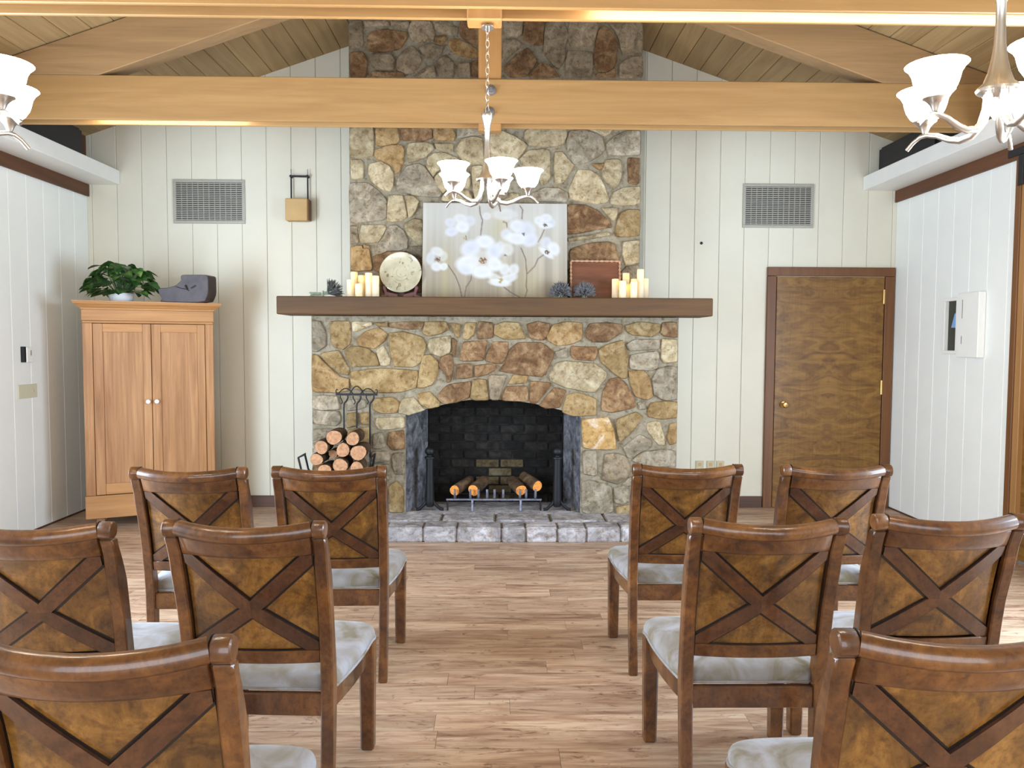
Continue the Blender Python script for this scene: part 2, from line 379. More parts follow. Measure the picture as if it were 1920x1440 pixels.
STONES = """Up -1201,3167 -1015,3169 -1016,2941 -1203,2928
Uo -982,3169 -824,3171 -813,3066 -833,3044 -942,3027 -988,3027 -995,3139
Ub -794,3171 -555,3173 -548,3090 -615,3070 -768,3068 -789,3109
Uo -528,3165 -398,3168 -367,3123 -374,3070 -517,3071 -533,3111
Ug -349,3175 -147,3177 -147,3112 -234,3116 -310,3094 -343,3091
Uo -1002,2989 -909,3022 -800,3034 -776,3002 -777,2905 -812,2829 -839,2808 -855,2851 -899,2893 -986,2919 -1002,2946
Up -735,3047 -594,3052 -550,3036 -537,3004 -594,2950 -681,2906 -735,2895 -744,2981
Up -523,3047 -381,3048 -389,2989 -457,2988 -510,3004
Up -1198,2912 -1116,2913 -1097,2886 -1097,2768 -1193,2762
Up -1046,2881 -953,2898 -899,2872 -861,2818 -861,2710 -889,2672 -954,2688 -1019,2741 -1057,2806
Ug -746,2862 -659,2884 -616,2863 -550,2778 -474,2659 -490,2627 -616,2631 -823,2667 -828,2743 -790,2808
Up -583,2933 -528,2969 -452,2970 -365,2941 -321,2898 -343,2878 -463,2862 -518,2819 -537,2788 -588,2863
Up -365,2989 -310,3076 -234,3098 -147,3088 -141,2889 -190,2888 -288,2893 -310,2936
Ug -1210,2729 -1063,2730 -987,2677 -916,2602 -917,2461 -955,2439 -1108,2427 -1201,2416
Up -894,2635 -785,2635 -760,2517 -752,2473 -791,2435 -906,2429 -906,2515
Up -760,2630 -703,2631 -654,2588 -682,2517 -720,2468 -734,2463 -747,2560
Ud -1204,2389 -1149,2386 -1140,2264 -1197,2248
Up -1108,2400 -933,2401 -917,2380 -978,2265 -1109,2254 -1128,2308
Ug -890,2394 -835,2397 -781,2354 -748,2289 -750,2215 -825,2201 -907,2201 -956,2173 -1006,2173 -989,2233 -934,2309
Up -772,2408 -693,2452 -627,2436 -628,2241 -671,2257 -737,2321
Uo -1197,2228 -1109,2232 -1104,2210 -1055,2208 -1031,2080 -1036,2042 -1143,2036 -1198,2041
Uo -1095,2243 -1049,2238 -1049,2216 -1090,2216
Ub -1017,2151 -956,2165 -902,2184 -770,2191 -704,2153 -628,2126 -628,1864 -947,1862 -968,2026 -1012,2042
Ug -726,2229 -628,2230 -628,2142 -693,2167 -737,2196
Up -528,2772 -463,2848 -343,2863 -288,2855 -244,2758 -261,2693 -397,2709 -458,2659 -507,2702
Up -234,2866 -146,2876 -146,2608 -200,2594 -217,2694
Up -468,2605 -452,2643 -403,2692 -261,2677 -228,2607 -233,2591 -463,2589
Up -82,3158 17,3146 104,3106 170,3072 205,3037 176,2983 127,2932 83,2906 -15,2922 -81,2932
Up 219,3166 519,3172 523,3120 498,3056 455,3036 356,3031 230,3036 192,3096 194,3139
Ug 552,3153 662,3162 760,3139 810,3101 830,3015 795,2972 708,2917 620,2895 576,2905 529,3013 533,3088
Up 705,3170 892,3172 875,3147 826,3121 771,3149
Ug 849,3061 903,3110 1012,3159 1111,3158 1112,2966 867,2967 850,3015
Up 154,2934 225,2996 334,3008 389,2995 394,2785 347,2736 325,2730 292,2838 182,2880
Up 435,2985 488,2988 532,2937 585,2884 533,2797 506,2759 437,2747 431,2861
Uo 730,2896 823,2904 818,2864 785,2855
Up 813,2842 845,2927 938,2932 961,2914 967,2822 946,2735 908,2708 864,2745 819,2799
Ub 1018,2947 1109,2942 1106,2747 1062,2741 1023,2757
Up 621,2849 720,2845 786,2797 831,2723 863,2626 854,2595 777,2584 667,2597 562,2623 548,2699
Up 887,2620 908,2677 996,2710 1117,2722 1119,2582 976,2572 888,2582
Ug 249,2654 358,2707 468,2702 535,2664 537,2618 524,2595 271,2593
Ub 535,2574 689,2565 778,2522 880,2435 890,2395 768,2380 625,2346 537,2335
Up 805,2547 932,2548 935,2507 917,2454 895,2454 850,2504
Uy 966,2505 1020,2532 1117,2537 1120,2331 979,2324 926,2330 925,2387
Up 549,2304 626,2316 866,2359 874,2332 714,2301 547,2280
Ub 571,2220 715,2265 869,2279 919,2253 957,2135 957,2091 573,2089 559,2177
Up 988,2276 1117,2295 1114,2112 1006,2097 986,2179
Ug 1015,2079 1104,2092 1126,2054 1123,1862 974,1861 972,2026
Up 30,2609 84,2656 137,2658 148,2615 118,2592 30,2591
Ub 540,2067 949,2069 952,1839 542,1836
Ud -1197,3994 -1100,3995 -1091,3823 -1129,3785 -1202,3788
Ud -1082,3995 -908,3997 -886,3960 -1023,3948 -1072,3947
Ub -1030,3906 -925,3928 -757,3909 -746,3868 -800,3785 -926,3759 -1045,3762 -1056,3851
Ud -876,3997 -732,3999 -726,3953 -771,3939 -862,3952
Ud -715,3978 -701,3999 -561,3996 -525,3898 -543,3843 -645,3835 -699,3844 -735,3923
Ud -540,3997 -432,3998 -348,3955 -348,3903 -442,3902 -508,3926
Ub -326,4003 -169,4005 -168,3813 -250,3839 -320,3887
Uo -522,3880 -449,3888 -438,3858 -474,3819 -519,3832
Ud -655,3798 -561,3822 -460,3805 -480,3747 -547,3703 -601,3721
Uo -418,3855 -337,3862 -252,3821 -168,3762 -168,3720 -266,3725 -365,3751 -410,3803
Ub -1199,3743 -1094,3751 -1062,3673 -1074,3562 -1193,3561
Ud -1042,3735 -870,3734 -845,3689 -856,3622 -969,3614 -1022,3645
Ud -825,3689 -783,3755 -702,3803 -646,3742 -635,3691 -674,3621 -758,3593 -819,3620
Ud -660,3594 -590,3647 -533,3648 -517,3568 -674,3566
Ud -502,3703 -435,3737 -382,3680 -376,3569 -488,3568 -514,3637
Ud -339,3670 -252,3677 -248,3570 -334,3570
Ub -234,3678 -168,3707 -168,3571 -228,3571
Ub -1022,3601 -786,3597 -758,3565 -1036,3563
Ud 14,4007 168,4009 159,3908 127,3883 21,3896
Ud 17,3865 113,3866 150,3837 139,3798 43,3717 12,3728
Ub 183,4009 337,4010 329,3827 268,3827 173,3867
Ud 358,4011 492,4012 530,3896 508,3840 503,3709 453,3640 399,3687 336,3770 342,3894
Ud 541,4013 732,4015 767,3970 731,3826 553,3816 531,3882
Ub 752,3813 765,3923 817,3974 885,3924 920,3831 916,3709 877,3612 767,3622 739,3719
Ud 830,4016 1120,4019 1123,3767 963,3760 938,3879 897,3948
Ub 58,3684 142,3750 205,3799 286,3700 199,3582 75,3574 25,3642
Ud 532,3781 724,3776 726,3580 513,3578 517,3703
Ub 216,3575 311,3682 396,3656 465,3578
Ud 943,3676 1017,3730 1123,3746 1126,3584 944,3582
Ub 764,3605 863,3595 905,3651 910,3582 760,3581
Lg -1466,1626 -1404,1620 -1366,1523 -1364,1438 -1432,1392 -1471,1392
Ly -1326,1621 -1177,1625 -1169,1465 -1230,1406 -1308,1432 -1333,1549
Lp -1157,1625 -1015,1622 -1002,1599 -1080,1566 -1151,1546
Ly -982,1616 -885,1623 -885,1586 -950,1586
Lo -1119,1492 -1054,1544 -950,1577 -888,1528 -907,1473 -990,1414 -1055,1427 -1117,1442
Lb -865,1616 -599,1628 -618,1568 -729,1568 -861,1580
Ly -586,1624 -429,1625 -406,1567 -494,1527 -573,1516 -605,1540
Ly -866,1536 -742,1543 -612,1503 -583,1449 -615,1318 -677,1274 -831,1274 -860,1395
Ly -1413,1369 -1263,1396 -1183,1250 -1195,1207 -1258,1220 -1342,1289
Ly -1214,1393 -1159,1430 -1055,1418 -977,1366 -951,1280 -1157,1272 -1196,1328
Lp -974,1398 -914,1438 -865,1330 -869,1287 -936,1280 -954,1342
Lo -1471,1364 -1430,1356 -1355,1279 -1261,1195 -1189,1175 -1196,1082 -1318,1069 -1474,1075
Ly -1163,1234 -951,1255 -654,1243 -649,1200 -661,1108 -769,1077 -926,1070 -1148,1096 -1171,1159
Lp -549,1490 -386,1517 -393,1387 -468,1354 -544,1383 -562,1436
Ly -605,1354 -547,1368 -484,1303 -497,1200 -537,1135 -612,1108 -649,1111 -632,1239
Lb -466,1345 -386,1374 -367,1293 -386,1164 -420,1151 -427,1214 -479,1279
Lb -374,1499 -342,1467 -351,1348 -377,1387
Lb -283,1467 -99,1479 -138,1322 -316,1322 -296,1424
Ly -273,1617 -191,1617 -210,1529 -257,1489 -290,1502
Lb -169,1626 -60,1618 -60,1506 -172,1492 -179,1542
Ly -397,1616 -315,1604 -321,1508 -348,1515
Lb -335,1290 -223,1297 -216,1191 -348,1177
Lb -198,1284 -39,1298 -34,1257 -102,1218 -191,1191
Lb -488,1054 -403,1131 -236,1158 -229,1119 -248,1027 -351,994 -440,980 -478,1010
Ly -211,1173 -111,1173 -91,1014 -191,1014 -230,1027
Ly -649,1053 -550,1073 -475,991 -484,960 -560,947 -623,977
Lp -767,1013 -681,1033 -615,951 -592,931 -718,894 -793,907 -793,963
Ly -996,1012 -851,1033 -793,989 -812,913 -927,906 -996,936
Lg -1468,1042 -1279,1038 -1263,935 -1384,931 -1469,937
Lg -1465,924 -1263,919 -1259,833 -1294,806 -1450,819 -1473,869
Lg -1201,1012 -1060,1012 -1060,952 -1136,932 -1201,925
Ly -1201,899 -1119,905 -1126,807 -1206,793
Ly -1097,906 -1028,906 -1028,820 -1091,820
Lp -964,868 -759,875 -753,795 -849,781 -951,774 -977,818
Lb -879,749 -760,770 -754,623 -849,616 -886,660
Lg -997,736 -928,749 -911,646 -941,629 -998,629
Lg -1007,597 -885,604 -872,530 -929,517 -1007,523
Lg -847,578 -754,591 -754,417 -824,424 -847,488
Ly -874,328 -811,366 -761,288 -768,115 -875,122
Lg -1470,777 -1268,780 -1271,698 -1386,671 -1471,671
Lg -1471,651 -1386,656 -1361,539 -1472,533
Ly -1202,771 -1026,798 -1026,672 -1190,659
Lg -1334,652 -1033,639 -1034,514 -1348,513
Lb -1473,513 -1270,493 -1278,327 -1474,327
Ly -1250,493 -1034,494 -1028,328 -1258,328
Lg -1007,500 -870,498 -870,381 -1008,355
Lb -1474,307 -1192,308 -1194,121 -1476,121
Lg -1173,308 -897,328 -897,122 -1174,121
Ly -41,1601 38,1625 142,1619 193,1514 180,1496 38,1493 -44,1529
Lb 210,1609 293,1626 386,1614 382,1564 346,1488 237,1501
Lo 368,1518 420,1607 522,1627 643,1621 641,1493 549,1456 458,1443 381,1482
Lb 675,1559 708,1615 836,1622 958,1610 952,1547 838,1477 733,1477 683,1507
Ly 990,1604 1098,1630 1254,1618 1255,1562 1192,1518 1047,1531 997,1561
Lb 1279,1625 1392,1630 1393,1513 1297,1525 1267,1549
Lb -103,1372 -57,1468 62,1469 56,1386 13,1297 -115,1323
Lb -10,1242 42,1305 81,1410 143,1462 326,1463 416,1398 416,1348 352,1220 328,1200 171,1219
Lg 436,1392 521,1425 528,1352 454,1351
Lb 565,1438 757,1433 768,1402 745,1326 577,1339 559,1388
Ly 782,1413 838,1446 966,1486 980,1417 1007,1384 1003,1189 946,1196 893,1235 790,1324
Lg 998,1456 1061,1493 1256,1491 1250,1420 1023,1406
Lp 1274,1499 1394,1494 1397,1323 1300,1313 1274,1352
Lg 1032,1375 1233,1402 1251,1365 1246,1276 1196,1252 1027,1262
Lp 390,1204 448,1307 537,1320 748,1301 838,1232 832,1193 747,1077 658,1089 526,1115 403,1165
Lg 1206,1181 1245,1258 1327,1284 1397,1271 1401,1026 1292,1019 1221,1062
Lo 1014,1243 1130,1250 1181,1194 1209,1049 1160,1019 1070,1049 1035,1141
Lb 807,969 818,1087 870,1177 933,1190 997,1141 1072,996 1065,959 897,919 807,936
Lg 1097,993 1144,1007 1151,946 1104,946
Ly 1170,930 1202,994 1318,1007 1402,1001 1400,881 1281,867 1177,887
Ly 504,954 529,1057 618,1071 761,1025 760,892 581,891 504,915
Lb 311,971 423,1110 524,1090 475,957 369,950
Lb 240,993 239,1161 392,1149 398,1125 290,989
Ly 62,1137 108,1211 220,1207 201,1147
Lb 17,1019 56,1121 214,1122 222,1002 43,1008
Ld -89,1206 37,1207 50,1190 -12,1015 -75,1021
Lw 649,860 855,880 896,784 924,627 768,627 665,640
Ly 927,863 1079,921 1133,877 1029,747 953,687 935,757
Lp 1172,835 1265,848 1307,719 1308,661 1260,661 1172,771
Lo 1350,822 1401,836 1403,682 1353,662 1332,719
Lg 982,638 1108,742 1201,692 1202,641 1113,601 1047,548 1010,572
Lg 1050,534 1139,602 1298,623 1391,610 1393,482 1167,495
Lg 658,608 766,608 774,414 667,427
Ld 823,411 837,582 941,589 1005,558 1039,478 1020,412 944,347 813,385
Lg 654,355 718,375 888,329 904,120 774,106 663,117
Lg 913,315 1021,329 1036,211 972,187 921,198
Lg 970,332 1036,398 1115,412 1116,338 1043,334
Ly 935,168 1105,185 1119,107 936,107
Lg 1134,465 1394,453 1396,306 1143,332
Ly 1137,305 1303,285 1319,107 1146,107
Lg 1323,279 1403,285 1406,107 1339,107"""
# ------------------------------------------------------------------ setting
XL, XR, YR = -3.585, 3.495, -8.5
RX, RZ, RS = -.05, 4.447, .345
def roof(x): return RZ-RS*abs(x-RX)
def struct(name, label, cat, loc=(0, 0, 0)):
    return thing(name, label, cat, loc, kind='structure')

# floor: slab with separate planks
fl = struct('floor', 'tan wood plank floor with knots and streaks', 'floor')
bx('subfloor', M['base'], (XL-.1, XR+.1, YR-.1, .1, -.06, -.012), fl)
r = random.Random(3); PW = .128; y = 0; row = 0; rest = MB()
while y > YR:
    x = XL-r.random()*1.1
    while x < XR:
        L = r.choice([.92, 1.22, 1.22]); a = max(x, XL); b = min(x+L, XR)
        if b-a > .02:
            dims = (a+.0006, b-.0006, y-PW+.0006, y-.0006, -.012, 0)
            if y > -4.45: bx('floor_plank', M['floor'], dims, fl)
            else: rest.box(*dims)
        x += L
    y -= PW; row += 1
tag(rest.build('floor_plank_field', M['floor'], fl), kind='stuff')

# back wall: vertical boards cut along the gable
wb = struct('wall_back', 'white gable wall of vertical painted boards', 'wall')
edges = []
x = -1.606
while x > XL+.03: edges.append(x); x -= .2155
edges = [XL-.02]+edges[::-1]
e2 = [2.145-.219*k for k in range(4, -1, -1)]; x = 2.145+.219
while x < XR-.03: e2.append(x); x += .219
e2.append(XR+.02)
edges = edges+[-1.39, -1.17, -.7, -.2, .3, .8, 1.07]+e2
for a, b in zip(edges[:-1], edges[1:]):
    top = [(b, roof(b)+.01), (a, roof(a)+.01)]
    if a < RX < b: top.insert(1, (RX, RZ+.01))
    MB().prism([(a+.0012, 0), (b-.0012, 0)]+[(p+(-.0012 if p == b else .0012 if p == a else 0), z) for p, z in top], 0, .03).build('board', M['white'], wb, bevel=.003)
bx('backing', M['white_gap'], (XL-.05, XR+.05, .03, .06, 0, 3.1), wb)
MB().prism([(XL-.05, 3.1), (XR+.05, 3.1), (RX, RZ+.1)], .03, .06).build('gable_backing', M['white_gap'], wb)

# side walls
def side_wall(name, label, X, s, y_end, win):
    t = struct(name, label, 'wall')
    y = 0
    while y > y_end+.01:
        e = max(y-.2175, y_end)
        d = (X, X+s*.03, e+.0012, y-.0012, 0, 2.74) if s > 0 else (X-.03, X, e+.0012, y-.0012, 0, 2.74)
        bx('board', M['white_side'], d, t, bevel=.003); y = e
    xo = sorted((X+s*.03, X+s*.07))
    bx('backing', M['white_gap'], (*xo, y_end, .05, 0, 3.3), t)
    bx('upper_wall', M['header'], (*sorted((X+s*.001, X+s*.03)), YR, 0, 2.74, 3.25), t)
    return t
wl = side_wall('wall_left', 'white board wall at the left', XL, -1, -2.61, None)
wr = side_wall('wall_right', 'white board wall at the right with an open cabinet', XR, 1, -1.6, None)
for t, X, s, y1, wa, wb_ in ((wl, XL, -1, -2.61, -2.65, -5.35), (wr, XR, 1, -2.75, -2.86, -5.05)):
    xo = sorted((X+s*.001, X+s*.05))
    bx('wall_section', M['white'], (*xo, wa, y1, 0, 2.74), t)
    bx('wall_section', M['white'], (*xo, YR, wb_, 0, 2.74), t)
    bx('wall_section', M['white'], (*xo, wb_, wa, 0, .3), t)
    bx('wall_section', M['white'], (*xo, wb_, wa, 2.4, 2.74), t)
bx('lintel', M['header'], (XR+.001, XR+.05, -2.75, -1.6, 2.6, 2.74), wr)
wq = struct('wall_rear', 'white rear wall with a wide window opening', 'wall')
for d in ((XL, -2.7, 0, 3.22), (2.7, XR, 0, 3.22), (-2.7, 2.7, 0, .3), (-2.7, 2.7, 2.6, 3.22)):
    bx('wall_section', M['white'], (d[0], d[1], YR-.05, YR, d[2], d[3]), wq)
MB().prism([(XL, 3.22), (XR, 3.22), (RX, RZ)], YR-.05, YR).build('gable', M['white'], wq)

# ceiling: two slopes of boards running along the ridge
ce = struct('ceiling', 'sloping ceiling of brown tongue and groove boards', 'ceiling')
for s in (-1, 1):
    n = 25; hw = 3.70; ex = hw/n
    for k in range(n):
        a = RX+s*k*ex; b = RX+s*(k+1)*ex; g = .0022*s
        q = [(a+g, roof(a+g)+.002), (b-g, roof(b-g)+.002), (b-g, roof(b-g)+.03), (a+g, roof(a+g)+.03)]
        MB().prism(q, YR, .03).build('ceiling_board', M['ceil'], ce, bevel=.002)
    MB().prism([(RX, RZ+.03), (RX+s*3.75, roof(RX+s*3.75)+.03), (RX+s*3.75, roof(RX+s*3.75)+.07), (RX, RZ+.07)], YR-.05, .06).build('roof_deck', M['base'], ce)

# ledges, headers, baseboards, trims
t = struct('trim_1', 'white painted ledge along the left wall', 'ledge')
bx('ledge_box', M['ledge'], (XL+.001, -3.30, YR, -.002, 2.815, 2.935), t, bevel=.003)
t = struct('trim_2', 'white painted ledge along the right wall', 'ledge')
bx('ledge_box', M['ledge'], (3.187, XR-.001, YR, -.002, 2.815, 2.935), t, bevel=.003)
t = struct('trim_3', 'dark brown header board under the left ledge', 'trim')
bx('header_board', M['header'], (XL+.001, XL+.022, YR, -.004, 2.712, 2.814), t, bevel=.002)
t = struct('trim_4', 'dark brown header board under the right ledge', 'trim')
bx('header_board', M['header'], (XR-.022, XR-.001, YR, -.004, 2.712, 2.814), t, bevel=.002)
t = struct('trim_5', 'narrow grey scribe strip beside the chimney', 'trim')
bx('strip', plain('grey_strip', (176, 170, 152), .6), (1.16, 1.258, -.014, -.001, 1.62, roof(1.258)), t)
bb = struct('baseboard_back', 'dark brown baseboard along the back wall', 'baseboard')
for a, b in ((XL+.01, -1.50), (1.43, 2.35), (3.487, 3.494)):
    bx('baseboard_run', M['base'], (a, b, -.016, -.001, .0, .1), bb, bevel=.003)
bb = struct('baseboard_left', 'thin shoe strip along the left wall', 'baseboard')
bx('baseboard_run', M['base'], (XL+.001, XL+.008, -2.6, -.02, 0, .012), bb)
bb = struct('baseboard_right', 'thin shoe strip along the right wall', 'baseboard')
bx('baseboard_run', M['base'], (XR-.008, XR-.001, -1.58, -.02, 0, .012), bb)

# roof trusses: paired tie boards with a channel between, king post, rafters
def truss(name, label, Y0, led, washers, post_w=.155):
    t = struct(name, label, 'roof truss', (RX, Y0, 2.935))
    T = .145
    MB().box(XL+.03, XR-.03, Y0, Y0+.022, 2.935, 3.225).build('tie_board', M['beam'], t, bevel=.004)
    MB().box(XL+.03, XR-.03, Y0+T-.022, Y0+T, 2.935, 3.225).build('tie_board', M['beam'], t, bevel=.004)
    bx('channel_lid', M['beam'], (XL+.03, XR-.03, Y0+.0225, Y0+T-.0225, 3.04, 3.06), t)
    px = -.075
    bx('king_post', M['post'], (px-post_w/2, px+post_w/2, Y0+.0225, Y0+T-.0225, 2.892, roof(px)-.20), t, bevel=.006)
    for s in (-1, 1):
        xe = RX+s*3.50
        q = [(RX, roof(RX)-.004), (xe, roof(xe)-.004), (xe, 3.226), (RX+s*2.62, 3.226), (RX, roof(RX)-.31)]
        if s > 0: q = q[::-1]
        MB().prism(q, Y0+.001, Y0+T-.001).build('rafter', M['rafter'], t, bevel=.005)
    if washers:
        for x, z in ((-.068, 3.149), (-.078, 3.005)):
            m = MB().lathe([(.034, 0), (.036, .006), (.03, .014), (.018, .018), (.017, .03), (.012, .036), (0, .036)], 14)
            m.xf(Matrix.Translation((x, Y0-.0005, z)) @ Matrix.Rotation(PI/2, 4, 'X'))
            m.build('bolt_washer', M['washer'], t, smooth=30)
    for a, b, zr in led:
        m = MB().box(a, b, Y0+.0225, Y0+.032, *zr)
        o = m.build('led_strip', M['led'], t); tag(o, 'glowing white light strip recessed in the channel of the beam')
    return t
truss('trim_6', 'light brown roof truss before the stone chimney, two bolt washers on its tie beam', -1.56, [(-2.75, -1.75, (2.960, 2.985))], True)
truss('trim_7', 'nearer roof truss at the top edge with a lit strip in its right half', -3.34, [(.42, 3.40, (2.955, 3.005))], False)
truss('trim_8', 'roof truss overhead nearest the camera, out of the picture', -5.0, [], False)

# back door
dr = struct('door_1', 'brown flush wooden door with figured veneer and a brown frame', 'door', (2.9, 0, 0))
MB().box(2.440, 3.396, -.022, -.002, .004, 2.058).build('door_leaf', M['door'], dr, bevel=.002)
for d in ((2.354, 2.432, .0, 2.062), (3.403, 3.485, .0, 2.062)):
    bx('door_casing', M['brown_trim'], (d[0], d[1], -.03, -.001, d[2], d[3]), dr, bevel=.003)
bx('head_casing', M['brown_trim'], (2.354, 3.485, -.0305, -.001, 2.0635, 2.141), dr, bevel=.003)
m = MB().lathe([(.026, 0), (.026, .006), (.012, .008), (.010, .03), (.024, .04), (.027, .052), (.02, .064), (0, .067)], 16)
m.xf(Matrix.Translation((2.521, -.0225, .927)) @ Matrix.Rotation(PI/2, 4, 'X'))
m.build('door_knob', M['brass'], dr, smooth=40)
for z in (1.885, 1.082, .22):
    o = MB().box(3.386, 3.404, -.034, -.0225, z-.065, z+.065).build('hinge', M['brass'], dr, bevel=.003)

# right-hand doorway: casing, door edge and panel, black strap on the header
d2 = struct('door_2', 'brown wooden doorway edge at the right border', 'door', (XR, -1.66, 0))
bx('door_casing', M['brown_trim'], (XR-.022, XR+.03, -1.655, -1.602, 0, 2.71), d2, bevel=.003)
bx('door_edge', M['post'], (XR-.014, XR+.03, -1.715, -1.656, 0, 2.71), d2, bevel=.003)
bx('door_panel', M['door'], (XR+.02, XR+.05, -2.74, -1.716, 0.01, 2.6), d2)
st = thing('strap_bracket', 'black iron T strap fixed on the brown header above the right doorway', 'bracket', (XR-.022, -1.64, 2.64))
bx('strap', M['black'], (XR-.032, XR-.0225, -1.80, -1.525, 2.735, 2.785), st, bevel=.003)
bx('strap', M['black'], (XR-.032, XR-.0225, -1.685, -1.635, 2.53, 2.734), st, bevel=.003)

# ------------------------------------------------------------------ fireplace
FY, UY = -.76, -.58
fp = thing('fireplace', 'tall fieldstone fireplace and chimney with an arched opening', 'fireplace', (-.04, -.4, 0))
ARCH = [(-.744, .893), (-.660, .917), (-.576, .94), (-.49, .963), (-.408, .982), (-.33, .999), (-.241, 1.012), (-.136, 1.017), (-.06, 1.017), (.011, 1.013), (.10, 1.007), (.19, .996), (.264, .985), (.37, .962), (.475, .935), (.56, .905), (.643, .876)]
CF = FY+.020
MB().prism([(-1.478, 0), (-.745, 0)]+ARCH+[(.644, 0), (1.408, 0), (1.408, 1.667), (-1.478, 1.667)], CF, -.29).build('lower_core', M['mortar'], fp)
bx('lower_back', M['mortar'], (-1.478, 1.408, -.289, -.002, 0, 1.667), fp)
xa, xb = -1.208, 1.124
MB().prism([(xa, 1.668), (xb, 1.668), (xb, roof(xb)-.008), (RX, RZ-.008), (xa, roof(xa)-.008)], UY+.020, -.0015).build('chimney_core', M['mortar'], fp)
# firebox lining
MB().prism([(-.746, CF+.004), (-.607, -.34), (-.607, -.292), (-.80, -.292), (-.80, CF+.004)], .11, .90, 'Z').build('firebox_side', M['fireside'], fp)
MB().prism([(.646, CF+.004), (.70, CF+.004), (.70, -.292), (.54, -.292), (.54, -.34)], .11, .90, 'Z').build('firebox_side', M['fireside'], fp)
r = random.Random(5); bz = .112; k = 0; bricks = {}
while bz < 1.0:
    x = -.62-(.1 if k % 2 else 0)
    while x < .56:
        a, b = max(x, -.606), min(x+.2, .539)
        if b-a > .03:
            ash = bz < .42 and -.2 < (a+b)/2 < .12
            bx('firebrick', M['sootl' if ash else 'soot'], (a+.004, b-.004, -.335+r.random()*.006, -.2905, bz+.004, bz+.066), fp, bevel=.004)
        x += .208
    bz += .074; k += 1
bx('firebox_back', M['soot'], (-.605, .538, -.320, -.2902, .111, 1.02), fp)

def stone_mesh(P, yf, rnd):
    P = [(a/1000, b/1000) for a, b in P]
    ar = sum(P[i][0]*P[(i+1) % len(P)][1]-P[(i+1) % len(P)][0]*P[i][1] for i in range(len(P)))
    if ar < 0: P = P[::-1]
    cx = sum(p[0] for p in P)/len(P); cz = sum(p[1] for p in P)/len(P)
    P = [(cx+(x-cx)*(1+.008/max(math.hypot(x-cx, z-cz), .03)), cz+(z-cz)*(1+.008/max(math.hypot(x-cx, z-cz), .03))) for x, z in P]
    Q = chaikin(chaikin(P, .085), .25); n = len(Q)
    Q = [(x+.004*mnoise.noise(Vector((x*40, z*40, 1))), z+.004*mnoise.noise(Vector((x*40, z*40, 7)))) for x, z in Q]
    rad = math.sqrt(abs(ar)/2/PI)
    lift = rnd.uniform(-.006, .008)
    def ring(sc, y, jit=0):
        out = []
        for (x, z) in Q:
            d = math.hypot(x-cx, z-cz) or 1
            k = (d+sc)/d if sc <= 0 and sc > -.5 else 1
            j = jit*mnoise.noise(Vector((x*9, z*9, yf*5+1)))
            out.append((cx+(x-cx)*k, y+j, cz+(z-cz)*k))
        return out
    m = MB()
    R = [ring(0, yf+.05), ring(.0, yf+.010+lift, .004), ring(-min(.006, rad*.2), yf+lift, .010), ring(-min(.030, rad*.5), yf-.005+lift, .020)]
    v = [p for q in R for p in q]; f = []
    for i in range(3):
        for k in range(n):
            f.append((i*n+k, i*n+(k+1) % n, (i+1)*n+(k+1) % n, (i+1)*n+k))
    v.append((cx, yf-.010+lift+.012*mnoise.noise(Vector((cx*9, cz*9, 2))), cz)); c = len(v)-1
    for k in range(n): f.append((3*n+k, 3*n+(k+1) % n, c))
    m.add(v, f); return m
r = random.Random(11)
for line in STONES.strip().split('\n'):
    c, *pp = line.split()
    P = [tuple(int(q) for q in s.split(',')) for s in pp]
    stone_mesh(P, UY if c[0] == 'U' else FY, r).build('stone', M['st_'+c[1]], fp, smooth=38)
# hearth: mortar bed with flat stones, rough front blocks
bx('hearth_bed', M['mortar'], (-1.47, 1.40, -1.205, CF-.001, 0, .096), fp)
bx('firebox_floor', M['hearth'], (-.744, .643, CF, -.291, 0, .109), fp)
x = -1.475; r = random.Random(2)
while x < 1.39:
    L = r.uniform(.17, .34); b = min(x+L, 1.405)
    if 1.405-b < .1: b = 1.405
    m = MB().box(x+.002, b-.002, -1.232+r.uniform(-.006, .008), -1.04+r.uniform(-.03, .03), .001, .111+r.uniform(-.004, .004))
    m.build('hearth_stone', M['hearth'], fp, bevel=.009, seg=2, smooth=40)
    x = b
x = -1.475
while x < 1.39:
    L = r.uniform(.3, .55); b = min(x+L, 1.405)
    if 1.405-b < .15: b = 1.405
    MB().box(x+.006, b-.006, -1.005, CF-.003, .06, .109+r.uniform(-.003, .003)).build('hearth_stone', M['hearth'], fp, bevel=.01, seg=2, smooth=40)
    x = b

# mantel beam
mt = thing('mantel_shelf', 'long dark brown timber mantel beam across the stone fireplace', 'mantel', (-.035, -.78, 1.672))
ch = .012
MB().box(-1.69, 1.62, -.95, -.556, 1.672, 1.809).build('mantel_beam', M['mantel'], mt, bevel=.006)
# ------------------------------------------------------------------ dining chairs
def stile_y(z):
    P = [(0, 0), (.25, .014), (.42, .018), (.54, .002), (.66, -.018), (.76, -.040), (.84, -.064), (.90, -.090), (.96, -.10)]
    for (a, ya), (b, yb) in zip(P[:-1], P[1:]):
        if z <= b:
            t = (z-a)/(b-a); return ya+(yb-ya)*t
    return P[-1][1]
def bow(x, z):
    B = .020+max(0, (z-.52))*.055
    return -B*(1-(x/.20)**2)
def back_y(x, z): return stile_y(z)+bow(x, z)
XC, ZC, PA, PB0, PB1 = 0, .681, .191, .546, .852

